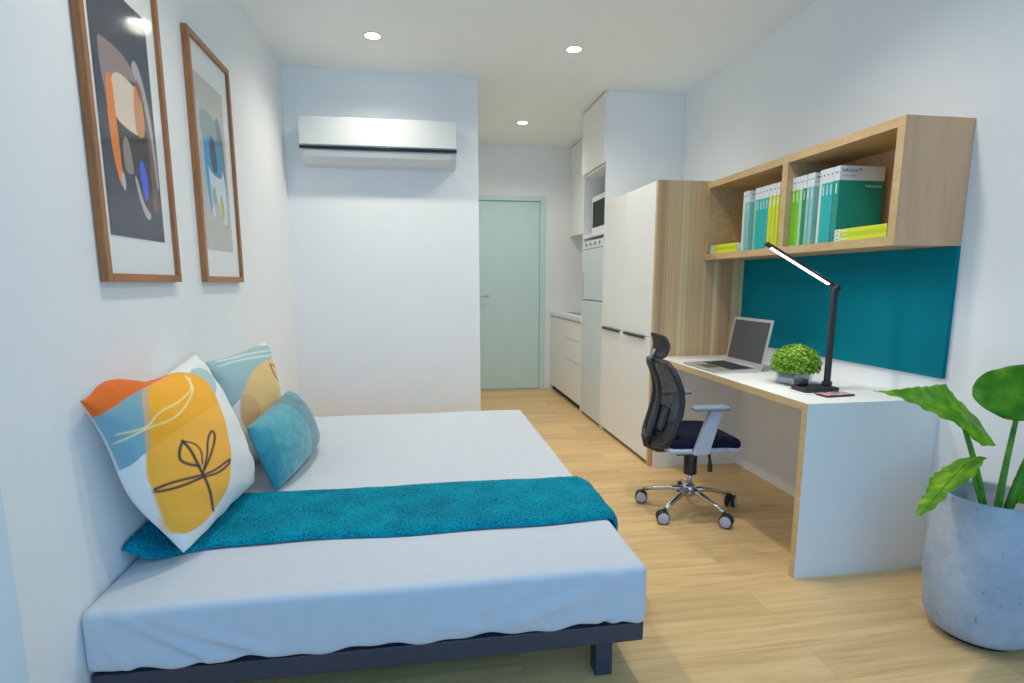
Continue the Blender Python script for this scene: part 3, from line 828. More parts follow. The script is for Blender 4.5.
# fridge
FY0, FY1 = YT0 + .026, YT1 - .026
t = thing('refrigerator', 'slim pale silver fridge freezer in the tall cabinet', 'fridge', (2.7, (FY0 + FY1) / 2, 0))
obj('housing', MB().box(XT + .045, W - .04, FY0, FY1, .012, 1.585), M['fridge'], t, bevel=.004)
fd = obj('freezer_door', MB().box(XT - .002, XT + .042, FY0, FY1, 1.074, 1.515), M['fridge'], t, bevel=.006)
rd = obj('fridge_door', MB().box(XT - .002, XT + .042, FY0, FY1, .03, 1.066), M['fridge'], t, bevel=.006)
cp = obj('control_panel', MB().box(XT - .002, XT + .042, FY0, FY1, 1.519, 1.588), M['white_gloss'], t, bevel=.004)
Rm = Matrix.Rotation(-math.pi / 2, 4, 'Y')
for k in range(4):
    y = FY0 + .09 + k * .125
    obj('knob', MB().lathe([(.013, 0), (.013, .008), (.008, .011), (0, .011)], 20, (XT - .002, y, 1.556), M=Rm), M['grey_pad'], cp)
obj('handle', MB().box(XT - .008, XT - .002, FY1 - .03, FY1 - .012, 1.09, 1.32), M['grey_plastic'], fd, bevel=.002)
# microwave
t = thing('microwave', 'white microwave with a dark window in the tall cabinet niche', 'microwave', (2.66, 4.80, 1.647))
MY0, MY1, MZ0, MZ1, MXF = 4.535, 5.045, 1.6475, 1.975, 2.455
obj('housing', MB().box(MXF + .02, 2.90, MY0, MY1, MZ0 + .008, MZ1), M['white_gloss'], t, bevel=.004)
for y in (MY0 + .06, MY1 - .06):
    obj('foot', MB().box(MXF + .05, 2.88, y - .015, y + .015, MZ0, MZ0 + .008), M['black'], t)
md = obj('door', MB().box(MXF, MXF + .0195, MY0 + .125, MY1, MZ0 + .01, MZ1 - .001), M['white_gloss'], t, bevel=.003)
obj('window', MB().box(MXF - .002, MXF, MY0 + .145, MY1 - .03, MZ0 + .06, MZ1 - .045), plain('smoked_window', (16, 17, 20), .4, spec=.15), md)
mp = obj('control_panel', MB().box(MXF, MXF + .0195, MY0, MY0 + .122, MZ0 + .01, MZ1 - .001), M['white_gloss'], t, bevel=.003)
obj('display', MB().box(MXF - .0015, MXF, MY0 + .02, MY0 + .10, MZ1 - .08, MZ1 - .045), M['blackgloss'], mp)
obj('dial', MB().lathe([(.024, 0), (.022, .014), (0, .014)], 24, (MXF, MY0 + .06, MZ0 + .10), M=Rm), M['grey_plastic'], mp)

# ------------------------------------------------------------------ kitchenette
XK, HK = 2.395, 0.903
t = thing('kitchen_base_cabinet', 'white kitchenette base cabinet with a door and three drawers', 'cabinet', ((XK + W) / 2, (YT1 + YD) / 2, 0))
obj('carcass', MB().box(XK + .02, W - .001, YT1 + .001, YD - .001, .06, .862), M['white_lam'], t)
obj('kickboard', MB().box(XK + .035, XK + .05, YT1 + .001, YD - .001, 0, .059), M['dark'], t)
obj('filler_strip', MB().box(XK, XK + .0195, YT1 + .001, YT1 + .028, .06, .86), M['white_lam'], t)
for a, b in ((.06, .444), (.452, .659), (.667, .845)):
    obj('drawer_front', MB().box(XK, XK + .0195, YT1 + .030, 5.64, a, b), M['white_lam'], t, bevel=.001)
obj('door', MB().box(XK, XK + .0195, 5.643, YD - .012, .06, .845), M['white_lam'], t, bevel=.001)
o = obj('kitchen_worktop', MB().box(XK - .012, W - .001, YT1 + .001, YD - .001, .8635, HK), M['white_gloss'], bevel=.002); own_origin(o, (2.7, 5.7, .8635))
tag(o, 'white kitchenette worktop on the base cabinet', 'worktop')
o = obj('cooktop', MB().box(2.50, 2.93, 5.22, 5.98, HK + .0003, HK + .006), M['blackgloss'], bevel=.002)
own_origin(o, (2.7, 5.6, HK)); tag(o, 'black glass cooktop set in the kitchenette worktop', 'cooktop')
t = thing('overhead_cabinet', 'white wall cabinet above the kitchenette worktop', 'cabinet', ((2.6 + W) / 2, (YT1 + YD) / 2, 1.745))
obj('carcass', MB().box(2.622, W - .001, YT1 + .001, YD - .001, 1.745, H - .001), M['white_lam'], t)
for a, b in ((YT1 + .003, 5.52), (5.523, 5.94), (5.943, YD - .003)):
    obj('door', MB().box(2.602, 2.6215, a, b, 1.735, H - .012), M['white_lam'], t, bevel=.001)

# ------------------------------------------------------------------ desk
t = thing('desk', 'white built-in desk with timber edges running along the right wall', 'desk', ((XD + W) / 2, (YD0 + YW0) / 2, 0))
TH = .032
e = .0015
obj('desktop', MB().box(XD + e, W - .001, YD0, YW0 - .001, HD - TH, HD), M['white_lam'], t)
obj('side_panel', MB().box(XD + e, W - .001, YD0, YD0 + TH, 0, HD - TH - .0003), M['white_lam'], t)
obj('side_panel', MB().box(XD + e + .008, W - .001, YW0 - TH - .001, YW0 - .001, 0, HD - TH - .0003), M['white_lam'], t)
obj('back_panel', MB().box(W - .018, W - .001, YD0 + TH + .0003, YW0 - TH - .0013, 0.002, HD - TH - .0003), M['white_lam'], t)
mb = MB().box(XD, XD + e, YD0, YW0 - .001, HD - TH, HD).box(XD, XD + e, YD0, YD0 + TH, 0, HD - TH)
o = obj('edge_banding', mb, M['oak_edge'], t); o['label'] = 'pale timber edge banding'

# teal pinboard
o = obj('pinboard', MB().box(W - .018, W - .0003, YS0 - .001, YW0 - .001, .8337, ZS0 - .001), M['teal_board'], bevel=.0015); own_origin(o, (W, 2.7, .8337))
tag(o, 'teal felt pinboard on the wall between desk and shelf', 'pinboard')

# ------------------------------------------------------------------ wall shelf
t = thing('wall_shelf', 'open oak box shelf of two compartments on the right wall', 'shelf', ((XS + W) / 2, (YS0 + YW0) / 2, ZS0))
ST = .036; YB = YW0 - .002
XB = W - .001
def shelf_part(n, y0, y1, z0, z1, m):
    p = obj(n, MB().box(XS + .002, XB, y0, y1, z0, z1), m, t)
    return p
shelf_part('bottom_board', YS0 + ST, YB - .03, ZS0, ZS0 + ST, M['oak'])
shelf_part('top_board', YS0 + ST, YB - .03, ZS1 - ST, ZS1, M['oak'])
o = shelf_part('end_panel', YS0, YS0 + ST - .0002, ZS0, ZS1, M['oak_end']); o['label'] = 'greyish oak end panel'
shelf_part('end_panel', YB - .03 + .0002, YB, ZS0, ZS1, M['oak'])
DY0, DY1 = 2.668, 2.708
shelf_part('divider', DY0, DY1, ZS0 + ST + .0002, ZS1 - ST - .0002, M['oak'])
obj('back_panel', MB().box(XB - .014, XB - .001, YS0 + ST, YB - .03, ZS0 + ST, ZS1 - ST), M['oak_end'], t)
mb = MB().box(XS, XS + .002, YS0, YB, ZS0, ZS0 + ST).box(XS, XS + .002, YS0, YB, ZS1 - ST, ZS1)
for a, b in ((YS0, YS0 + ST), (DY0, DY1), (YB - .03, YB)): mb.box(XS, XS + .002, a, b, ZS0 + ST, ZS1 - ST)
o = obj('front_edging', mb, M['oak_front'], t); o['label'] = 'lighter oak front edges'

# ------------------------------------------------------------------ workbooks
PAL = dict(paleteal=(134, 196, 186), teal=(0, 178, 160), turq=(10, 172, 176), yellow=(206, 216, 24), lime=(222, 230, 10), limedark=(190, 212, 8), green=(116, 200, 24), palegreen=(168, 214, 150), darkgreen=(0, 134, 84), deep=(0, 140, 122), white=(226, 230, 230))
BM = {k: plain('workbook_cover_' + k, v, 0.35, noise=0.01) for k, v in PAL.items()}
BM['page'] = plain('paper_pages', (232, 230, 222), 0.9, noise=0.03, nscale=200)
BM['ink'] = plain('dark_print', (40, 48, 52), 0.7)
BM['whiteink'] = plain('white_print', (225, 240, 236), 0.7)
BM['greyink'] = plain('grey_print', (140, 150, 150), 0.7)
ZB = ZS0 + ST + .0004
BH, BD, BXF = .332, .226, 2.757
G_UP = {0: 'upright workbooks in the far compartment', 1: 'upright workbooks in the near compartment'}

def upright(y0, th, key, label, grp, lean=0.0, cover_text=False, h=BH, xf=BXF):
    """magazine-thin workbook, spine towards the room; lean = sideways shift of the top in Y"""
    c = ((xf + BD / 2), y0 + th / 2, ZB)
    t = thing('workbook', label, 'book', c, group=grp)
    def SH(p):
        return (p[0], p[1] + lean * (p[2] - ZB) / h, p[2])
    def bxs(mb, x0, x1, a, b, z0, z1, mi=0):
        vs = [SH((x, y, z)) for z in (z0, z1) for y in (a, b) for x in (x0, x1)]
        return mb.add(vs, [(0, 2, 3, 1), (4, 5, 7, 6), (0, 1, 5, 4), (2, 6, 7, 3), (0, 4, 6, 2), (1, 3, 7, 5)], mi)
    y1 = y0 + th; w = .0015; hb = h - .062
    mb = MB()
    for (z0, z1, mi) in ((ZB, ZB + hb, 0), (ZB + hb, ZB + h, 1)):
        bxs(mb, xf, xf + w, y0, y1, z0, z1, mi)                    # spine
        bxs(mb, xf + w, xf + BD, y0, y0 + w, z0, z1, mi)           # near cover
        bxs(mb, xf + w, xf + BD, y1 - w, y1, z0, z1, mi)           # far cover
    obj('cover', mb, [BM[key], BM['white']], t)
    mb = MB(); bxs(mb, xf + w + .0002, xf + BD - .004, y0 + w + .0002, y1 - w - .0002, ZB + .002, ZB + h - .003)
    obj('page_block', mb, BM['page'], t)
    # dash of print on the white spine head and on the spine
    mb = MB()
    bxs(mb, xf - .0004, xf, y0 + th * .32, y0 + th * .68, ZB + h - .030, ZB + h - .024)
    obj('spine_mark', mb, BM['ink'], t)
    mb = MB()
    bxs(mb, xf - .0004, xf, y0 + th * .38, y0 + th * .58, ZB + hb - .055, ZB + hb - .012)
    obj('spine_title', mb, BM['whiteink'], t)
    if cover_text:
        R = Matrix(((1, 0, 0, 0), (0, 0, -1, 0), (0, 1, 0, 0), (0, 0, 0, 1)))   # text plane XZ facing -Y
        def T(x, z): return Matrix.Translation((x, y0 - .0004 + lean * (z - ZB) / h, z)) @ R
        text_part('title_text', 'Influxion\u2122', .0215, T(xf + .012, ZB + h - .026), BM['ink'], t)
        text_part('subtitle_text', 'Line guide', .0165, T(xf + .012, ZB + h - .046), BM['greyink'], t)
        text_part('cover_text', 'Instructions', .0175, T(xf + BD - .012, ZB + hb - .028), BM['whiteink'], t, align='RIGHT')
    return t

# far compartment, from the far end (left in view) to the divider
upright(3.082, .017, 'white', 'white-spined workbook, leftmost upright in the far shelf compartment', G_UP[0])
upright(3.062, .018, 'paleteal', 'pale teal workbook beside the white-spined one in the far compartment', G_UP[0], lean=-.001)
upright(3.036, .018, 'paleteal', 'pale teal workbook leaning left, showing its cover before the gap', G_UP[0], lean=.005, cover_text=True)
upright(2.968, .016, 'paleteal', 'thin pale teal workbook just right of the dark gap in the far compartment', G_UP[0])
o_names = ['first', 'second', 'third', 'fourth']
for k in range(4):
    upright(2.941 - k * .0270, .025, 'teal' if k < 2 else 'turq', f'teal workbook, {o_names[k]} from the left of four in the far compartment', G_UP[0])
upright(2.827, .029, 'yellow', 'yellow-green upright workbook, left one of two in the far compartment', G_UP[0])
upright(2.794, .029, 'yellow', 'yellow-green upright workbook, right one of two in the far compartment', G_UP[0])
upright(2.764, .025, 'yellow', 'yellow-green upright workbook tucked behind the shelf divider', G_UP[0])
# near compartment
upright(2.636, .028, 'green', 'bright green workbook against the divider in the near compartment', G_UP[1])
upright(2.611, .022, 'green', 'bright green workbook, right one of the bright green pair', G_UP[1])
upright(2.585, .022, 'palegreen', 'pale green workbook beside the bright green pair', G_UP[1])
upright(2.560, .022, 'darkgreen', 'dark green workbook in the near compartment', G_UP[1])
upright(2.534, .022, 'paleteal', 'pale teal workbook right of the dark green one', G_UP[1], lean=-.002)
upright(2.505, .024, 'paleteal', 'pale teal workbook showing its cover before the gap in the near compartment', G_UP[1], cover_text=True)
upright(2.452, .014, 'white', 'white-spined workbook, leftmost of the block with the large teal cover', G_UP[1])
for k in range(3):
    upright(2.427 - k * .0245, .0235, 'turq' if k else 'teal', f'teal workbook spine, {o_names[k]} from the left behind the large teal cover', G_UP[1])
upright(2.340, .0345, 'deep', 'deep teal workbook showing its large printed cover to the room', G_UP[1], cover_text=True)

def flat_stack(y0, y1, labels, grp):
    """three workbooks lying flat, spine towards the room, white head at the far end"""
    for k, lb in enumerate(labels):
        z0 = ZB + k * .0172; th = .0170; x0 = XS + .012; w = .0014
        t = thing('workbook', lb, 'book', (x0 + .11, (y0 + y1) / 2, z0), group=grp)
        yh = y1 - .034
        mb = MB()
        for a, b, mi in ((y0, yh, 0), (yh, y1, 1)):
            mb.box(x0, x0 + w, a, b, z0, z0 + th, mi).box(x0 + w, x0 + .215, a, b, z0, z0 + w, mi).box(x0 + w, x0 + .215, a, b, z0 + th - w, z0 + th, mi)
        obj('cover', mb, [BM[('lime', 'limedark', 'lime')[k]], BM['white']], t, bevel=.0022)
        obj('page_block', MB().box(x0 + w + .0002, x0 + .212, y0 + .002, y1 - .002, z0 + w + .0002, z0 + th - w - .0002), BM['page'], t)
        obj('spine_mark', MB().box(x0 - .0004, x0, y1 - .022, y1 - .014, z0 + .006, z0 + .010), BM['ink'], t)
        obj('spine_title', MB().box(x0 - .0004, x0, yh - .046, yh - .010, z0 + .006, z0 + .0095), BM['whiteink'], t)
POS = ('bottom', 'middle', 'top')
flat_stack(3.112, 3.412, [f'lime workbook lying flat, {p} of the stack at the far end of the shelf' for p in POS], 'flat lime workbooks at the far end')
flat_stack(2.030, 2.318, [f'lime workbook lying flat, {p} of the stack by the deep teal cover' for p in POS], 'flat lime workbooks at the near end')

# ------------------------------------------------------------------ laptop
LX0, LX1, LY0, LY1 = 2.448, 2.712, 2.752, 3.128
t = thing('laptop', 'open silver laptop with a blank dark screen on the desk', 'laptop', ((LX0 + LX1) / 2, (LY0 + LY1) / 2, HD))
zb = HD + .0005
base = obj('base', MB().prism([(LX0, zb + .006), (LX0 + .01, zb + .001), (LX1, zb + .001), (LX1, zb + .017), (LX0 + .002, zb + .009)], LY0, LY1, 'Y'), M['steel'], t, bevel=.002)
def slope(x): return zb + .009 + (x - LX0) / (LX1 - LX0) * .008
def onbase(mb, x0, x1, y0, y1, h0=.0002, h1=.0012):
    vs = [(x, y, slope(x) + h) for h in (h0, h1) for y in (y0, y1) for x in (x0, x1)]
    return mb.add(vs, [(0, 2, 3, 1), (4, 5, 7, 6), (0, 1, 5, 4), (2, 6, 7, 3), (0, 4, 6, 2), (1, 3, 7, 5)])
kb = obj('keyboard', onbase(MB(), LX0 + .108, LX1 - .024, LY0 + .034, LY1 - .034), M['black'], base)
mb = MB()
for r in range(5):
    for c in range(13):
        x = LX0 + .118 + r * .0232; y = LY0 + .0435 + c * .0223
        if r == 0 and 3 <= c <= 8:
            if c == 3: onbase(mb, x, x + .019, y, y + .0223 * 6 - .004, .0013, .0024)
            continue
        onbase(mb, x, x + .019, y, y + .0185, .0013, .0024)
obj('keys', mb, plain('key_caps', (38, 39, 42), .5), kb)
obj('trackpad', onbase(MB(), LX0 + .030, LX0 + .100, LY0 + .135, LY1 - .125, .0002, .0008), plain('trackpad_grey', (62, 64, 66), .4), base)
tilt = math.radians(10.5)
Mt = Matrix.Translation((LX1 + .004, 0, zb + .014)) @ Matrix.Rotation(tilt, 4, 'Y')
lid = obj('screen_lid', MB().box(0, .007, LY0 + .002, LY1 - .002, 0.0, .268, M=Mt), M['steel'], t, bevel=.003)
obj('display', MB().box(-.0012, -.0002, LY0 + .018, LY1 - .018, .026, .252, M=Mt), plain('unlit_display', (56, 58, 64), .3), lid)
obj('hinge', MB().tube([(LX1 + .003, LY0 + .06, zb + .012), (LX1 + .003, LY1 - .06, zb + .012)], .007, 12), M['grey_plastic'], t)

# ------------------------------------------------------------------ desk lamp
BLX0, BLX1, BLY0, BLY1 = 2.555, 2.725, 2.186, 2.285
t = thing('desk_lamp', 'black folding desk lamp with a lit strip arm on the desk', 'lamp', ((BLX0 + BLX1) / 2, (BLY0 + BLY1) / 2, HD))
obj('base', MB().box(BLX0, BLX1, BLY0, BLY1, HD + .0005, HD + .020), M['black'], t, bevel=.006, seg=3)
obj('charging_pad', MB().rbox(BLX0 + .012, BLX0 + .062, BLY0 + .055, BLY0 + .095, HD + .020, HD + .052, .012, .02), M['black'], t)
px, py = 2.705, 2.245
obj('post_socket', MB().box(px - .017, px + .017, py - .014, py + .014, HD + .0203, HD + .040), M['black'], t, bevel=.003)
obj('post', MB().box(px - .0125, px + .0125, py - .009, py + .009, HD + .0403, 1.196), M['black'], t, bevel=.003)
obj('hinge', MB().tube([(px, py - .018, 1.199), (px, py + .018, 1.199)], .0135, 20), M['black'], t)
A = Vector((px, py, 1.206)); Bv = Vector((2.385, 2.285, 1.392))
dv = Bv - A; Lr = dv.length; ex = dv.normalized(); ey = Vector((0, 0, 1)).cross(ex).normalized(); ez = ex.cross(ey)
# tip the strip a little so that the light falls on the desk in front of the sitter
ey, ez = (ey * math.cos(.25) + ez * math.sin(.25)), (ez * math.cos(.25) - ey * math.sin(.25))
Ma = Matrix(((ex.x, ey.x, ez.x, A.x), (ex.y, ey.y, ez.y, A.y), (ex.z, ey.z, ez.z, A.z), (0, 0, 0, 1)))
arm = obj('arm', MB().box(0.012, Lr, -.0125, .0125, -.005, .006, M=Ma), M['black'], t, bevel=.002)
o = obj('light_strip', MB().box(.032, Lr - .030, -.0085, .0085, -.0066, -.0052, M=Ma), plain('lit_strip', (255, 255, 255), .4, emit=((232, 244, 255), 3.0)), arm); o['label'] = 'glowing white light strip'

# charging cable and phone beside the lamp
pts = [(2.592, 2.2875, HD + .004), (2.575, 2.30, HD + .0035), (2.545, 2.285, HD + .0032), (2.522, 2.24, HD + .0032), (2.515, 2.19, HD + .0032), (2.535, 2.15, HD + .0032), (2.572, 2.137, HD + .0034)]
o = obj('charging_cable', MB().tube(smoothline(pts, 2), .0026, 8), M['white_gloss']); own_origin(o, (2.53, 2.2, HD)); tag(o, 'thin white charging cable curled on the desk beside the lamp base', 'cable')
t = thing('mobile_phone', 'mobile phone with a red patterned face lying by the lamp base', 'phone', (2.645, 2.118, HD))
Mp = Matrix.Translation((2.648, 2.122, HD + .0006)) @ Matrix.Rotation(math.radians(6), 4, 'Z')
obj('body', MB().rbox(-.073, .073, -.036, .036, 0, .008, .0035, .03, M=Mp), M['black'], t)
def phone_mat():
    m, nt, b = new_mat('phone_screen_pattern')
    v = coords(nt)
    vo = N(nt, 'ShaderNodeTexVoronoi', Scale=26.0); nt.links.new(v, vo.inputs['Vector'])
    r = ramp(nt, [(0.0, lin((70, 70, 80))), (0.25, lin((214, 84, 104))), (0.45, lin((238, 190, 186))), (0.75, lin((120, 124, 134)))])
    nt.links.new(vo.outputs['Distance'], r.inputs['Fac']); nt.links.new(r.outputs['Color'], b.inputs['Base Color']); b.inputs['Roughness'].default_value = .25
    return m
obj('screen', MB().box(-.068, .068, -.032, .032, .0082, .0086, M=Mp), phone_mat(), t)

# ------------------------------------------------------------------ topiary in a glass cube
cx, cy = 2.655, 2.405
t = thing('potted_topiary', 'small round green topiary in a clear cube pot beside the lamp', 'plant', (cx, cy, HD))
h = .056; zt = HD + .064
mb = MB()
Rz = Matrix.Translation((cx, cy, 0)) @ Matrix.Rotation(math.radians(10), 4, 'Z')
for a in range(4):
    Rm4 = Rz @ Matrix.Rotation(a * math.pi / 2, 4, 'Z')
    mb.box(-h, h - .005, h - .005, h, HD + .001, zt, M=Rm4)
mb.box(-h + .005, h - .005, -h + .005, h - .005, HD + .001, HD + .007, M=Rz)
obj('pot', mb, M['cube_glass'], t)
obj('pebble_fill', MB().rbox(-h + .007, h - .007, -h + .007, h - .007, HD + .0075, zt - .012, .004, .02, M=Rz), plain('pale_grey_filler', (168, 174, 180), .8, noise=.25, nscale=50), t)
mb = MB()
core = Vector((cx + .006, cy, HD + .094))
for k in range(3800):
    dirv = Vector(rng.normal(size=3)).normalized()
    if dirv.z < -.42: continue
    rr = (.106, .106, .092)
    sc = rng.uniform(.80, 1.04)
    p = core + Vector((dirv.x * rr[0], dirv.y * rr[1], dirv.z * rr[2] if dirv.z > 0 else dirv.z * .08)) * sc
    nd = (dirv + Vector(rng.normal(scale=.55, size=3))).normalized()
    a = nd.cross(Vector(rng.normal(size=3))).normalized(); b = nd.cross(a)
    L_, W_ = rng.uniform(.006, .010), rng.uniform(.004, .0065)
    mb.add([p - a * L_, p - b * W_ * .9 - a * L_ * .2, p + a * L_ + nd * .002, p + b * W_ * .9 - a * L_ * .2], [(0, 1, 2, 3)])
mb.lathe([(0, -.035), (.06, -.028), (.090, 0), (.080, .04), (.05, .062), (0, .070)], 20, tuple(core))
obj('foliage', mb, M['box_leaf'], t)

# ------------------------------------------------------------------ office chair (local coordinates, forward = +x)
CH = thing('office_chair', 'black mesh office chair with headrest on five castors at the desk', 'chair', (2.322, 2.735, 0), math.radians(-1))
def cobj(n, mb, m, parent=CH, bevel=0.0, smooth=None): return obj(n, mb, m, parent, bevel, smooth, local=True)
rot = math.radians(1)
cobj('hub', MB().lathe([(.0, .088), (.030, .088), (.036, .10), (.036, .135), (.028, .150), (.0, .150)], 28), M['chrome'])
for k in range(5):
    a = rot + k * 2 * math.pi / 5
    Rk = Matrix.Rotation(a, 4, 'Z')
    pts = [(.02, 0, .122), (.10, 0, .112), (.18, 0, .095), (.245, 0, .080)]
    mb = MB(); mb.tube([Rk @ Vector(p) for p in pts], [.021, .018, .015, .012], 12, flat=.75)
    cobj('base_leg', mb, M['chrome'])
    sw = a + [2.3, -.9, .7, -2.5, 1.5][k] * .35
    Rc = Matrix.Translation(Rk @ Vector((.245, 0, 0))) @ Matrix.Rotation(sw, 4, 'Z')
    mb = MB(); mb.tube([Rc @ Vector(p) for p in ((0, 0, .082), (0, 0, .058))], .007, 10)
    mb.box(-.012, .026, -.006, .006, .030, .064, M=Rc)
    c_ = cobj('castor', mb, M['black'])
    for s in (-1, 1):
        Mw = Rc @ Matrix.Translation((.012, s * .0165, .0345)) @ Matrix.Rotation(math.pi / 2, 4, 'X')
        cobj('wheel', MB().lathe([(0, -.010), (.028, -.010), (.0338, -.006), (.0338, .006), (.028, .010), (0, .010)], 24, M=Mw), M['black'], c_)
        Mw2 = Rc @ Matrix.Translation((.012, s * .0268, .0345)) @ Matrix.Rotation(-s * math.pi / 2, 4, 'X')
        cobj('wheel_cap', MB().lathe([(0, .003), (.024, .0024), (.029, 0)], 24, M=Mw2), M['grey_plastic'], c_)
cobj('gas_lift', MB().lathe([(0, .150), (.0135, .150), (.0135, .215), (0, .215)], 20), M['chrome'])
cobj('lift_cover', MB().lathe([(0, .208), (.033, .208), (.035, .215), (.035, .318), (.030, .330), (0, .330)], 24), M['black'])
cobj('tilt_mechanism', MB().rbox(-.11, .09, -.065, .065, .326, .366, .012, .03), M['black'])
# lever
mb = MB().tube([(.02, -.06, .362), (.02, -.16, .360)], .006, 10)
lv = cobj('tilt_lever', mb, M['black'])
cobj('lever_handle', MB().tube([(.02, -.155, .364), (.024, -.162, .335), (.026, -.164, .30), (.026, -.164, .272)], [.008, .007, .013, .012], 10), M['black'], lv)
# seat
def seat_bend(p):
    x, y, z = p
    f = max(0, (x - .05) / .15)
    z -= .018 * f * f - .25 * max(0, y) * .12
    x0 = x
    k = 1 - .10 * max(0, (abs(x - .01) / .25)) ** 3
    return (x, y * k, z - .10 * y * y * 0)
cobj('seat_shell', MB().rbox(-.205, .170, -.208, .180, .378, .406, .013, .03, seat_bend), M['grey_plastic'])
cobj('seat_cushion', MB().rbox(-.200, .178, -.205, .180, .400, .456, .027, .03, seat_bend), M['navy_fabric'])
# backrest: side profile x(z), frame outline in (y, z)
def bx(z):
    zs_ = [.36, .41, .46, .52, .58, .64, .70, .76, .80, .84, .90]
    xs_ = [-.236, -.224, -.206, -.186, -.170, -.163, -.168, -.188, -.208, -.224, -.238]
    return float(np.interp(z, zs_, xs_))
def bp_(y, z, off=0.0): return (bx(z) + .55 * y * y + off, y, z)
out = smoothpoly([(-.150, .818), (-.08, .830), (0, .834), (.07, .830), (.130, .818), (.150, .74), (.158, .62), (.158, .50), (.145, .425), (.10, .400), (0, .392), (-.12, .400), (-.165, .425), (-.178, .50), (-.178, .62), (-.170, .74)], 2)
out = [tuple(map(float, p)) for p in out]
BK = cobj('backrest', MB().tube([bp_(y, z) for y, z in out] + [bp_(*out[0]), bp_(*out[1])], .0165, 10, up=(1, 0, 0), caps=False), M['black'])
# mesh panel
mb = MB(); vs = []; fs = []
rings = 9
cyc, czc = 0.0, .60
for r in range(rings + 1):
    f = r / rings
    for (y, z) in out:
        yy, zz = cyc + (y - cyc) * f, czc + (z - czc) * f
        vs.append(bp_(yy, zz))
n_ = len(out)
for r in range(rings):
    for i in range(n_):
        j = (i + 1) % n_
        fs.append((r * n_ + i, r * n_ + j, (r + 1) * n_ + j, (r + 1) * n_ + i))
mb.add(vs, fs, 0, True)
cobj('back_mesh', mb, M['mesh'], BK)
# spine, lumbar pad and yoke behind
pts = [(bx(z) - .030, 0, z) for z in np.linspace(.40, .84, 14)]
cobj('spine', MB().tube(pts, [.032] * 4 + [.026] * 10, 12, flat=.45, up=(1, 0, 0)), M['black'], BK)
def lum(p):
    x, y, z = p
    return (bx(z) + .55 * y * y - .012 + x, y, z)
cobj('lumbar_pad', MB().rbox(-.010, .010, -.095, .085, .475, .595, .009, .02, lum), M['black'], BK)
mb = MB().tube([(-.10, 0, .352), (-.19, 0, .356), (-.250, 0, .385), (-.262, 0, .44)], .022, 12, up=(0, 1, 0))
cobj('back_bracket', mb, M['black'])
# headrest
def head(p):
    x, y, z = p
    zc = (z - .905) / .06
    return (-.200 - .026 * zc * zc + .9 * y * y + x, y * (1 - .12 * zc * zc), z + .006 * (1 - (y / .09) ** 2))
cobj('headrest_stem', MB().tube([(bx(.80) - .030, 0, .80), (bx(.84) - .026, 0, .845), (-.224, 0, .885)], .014, 10, flat=.6, up=(1, 0, 0)), M['grey_pad'])
cobj('headrest', MB().rbox(-.012, .012, -.098, .078, .846, .964, .011, .015, head), plain('dark_mesh_pad', (50, 44, 44), .85, noise=.2, nscale=200, bump=.3), CH)
# arms
for s in (-1, 1):
    ys = -.222 if s < 0 else .190
    mb = MB().prism([(-.100, .384), (-.022, .384), (.040, .606), (-.022, .606)], ys - .014, ys + .014, 'Y')
    ar = cobj('armrest', mb, M['grey_plastic'], bevel=.006)
    def pad(p, ys=ys):
        x, y, z = p
        return (x, y, z - .06 * max(0, abs(x + .02) - .05) * (1 if z > .62 else 0))
    cobj('arm_pad', MB().rbox(-.112, .072, ys - .032, ys + .032, .606, .630, .011, .02, pad), M['grey_pad'], ar)

# ------------------------------------------------------------------ large potted plant
PX, PY = 2.820, 1.551
t = thing('potted_plant', 'broad-leaved green plant in a round concrete pot on the floor', 'plant', (PX, PY, 0))
prof = [(0.0, .018), (.118, .018), (.136, .023), (.151, .040), (.161, .075), (.167, .13), (.1695, .20), (.168, .28), (.163, .38), (.1535, .503), (.151, .511), (.147, .514), (.143, .511), (.141, .503), (.144, .39), (0.0, .39)]
pot = obj('pot', MB().lathe(prof, 72, (PX, PY, 0)), M['concrete'], t)
obj('pot_foot', MB().lathe([(0, 0), (.108, 0), (.108, .0178), (0, .0178)], 48, (PX, PY, 0)), M['dark'], t)
obj('soil', MB().lathe([(.1415, .3905), (.1415, .402), (.07, .408), (0, .410)], 36, (PX, PY, 0)), M['soil'], t)

def petiole(pts, r0, r1, m='stem'):
    p = smoothline([tuple(q) for q in pts], 3)
    rs = [r0 + (r1 - r0) * i / (len(p) - 1) for i in range(len(p))]
    return obj('stem', MB().tube(p, rs, 10), M[m], t)

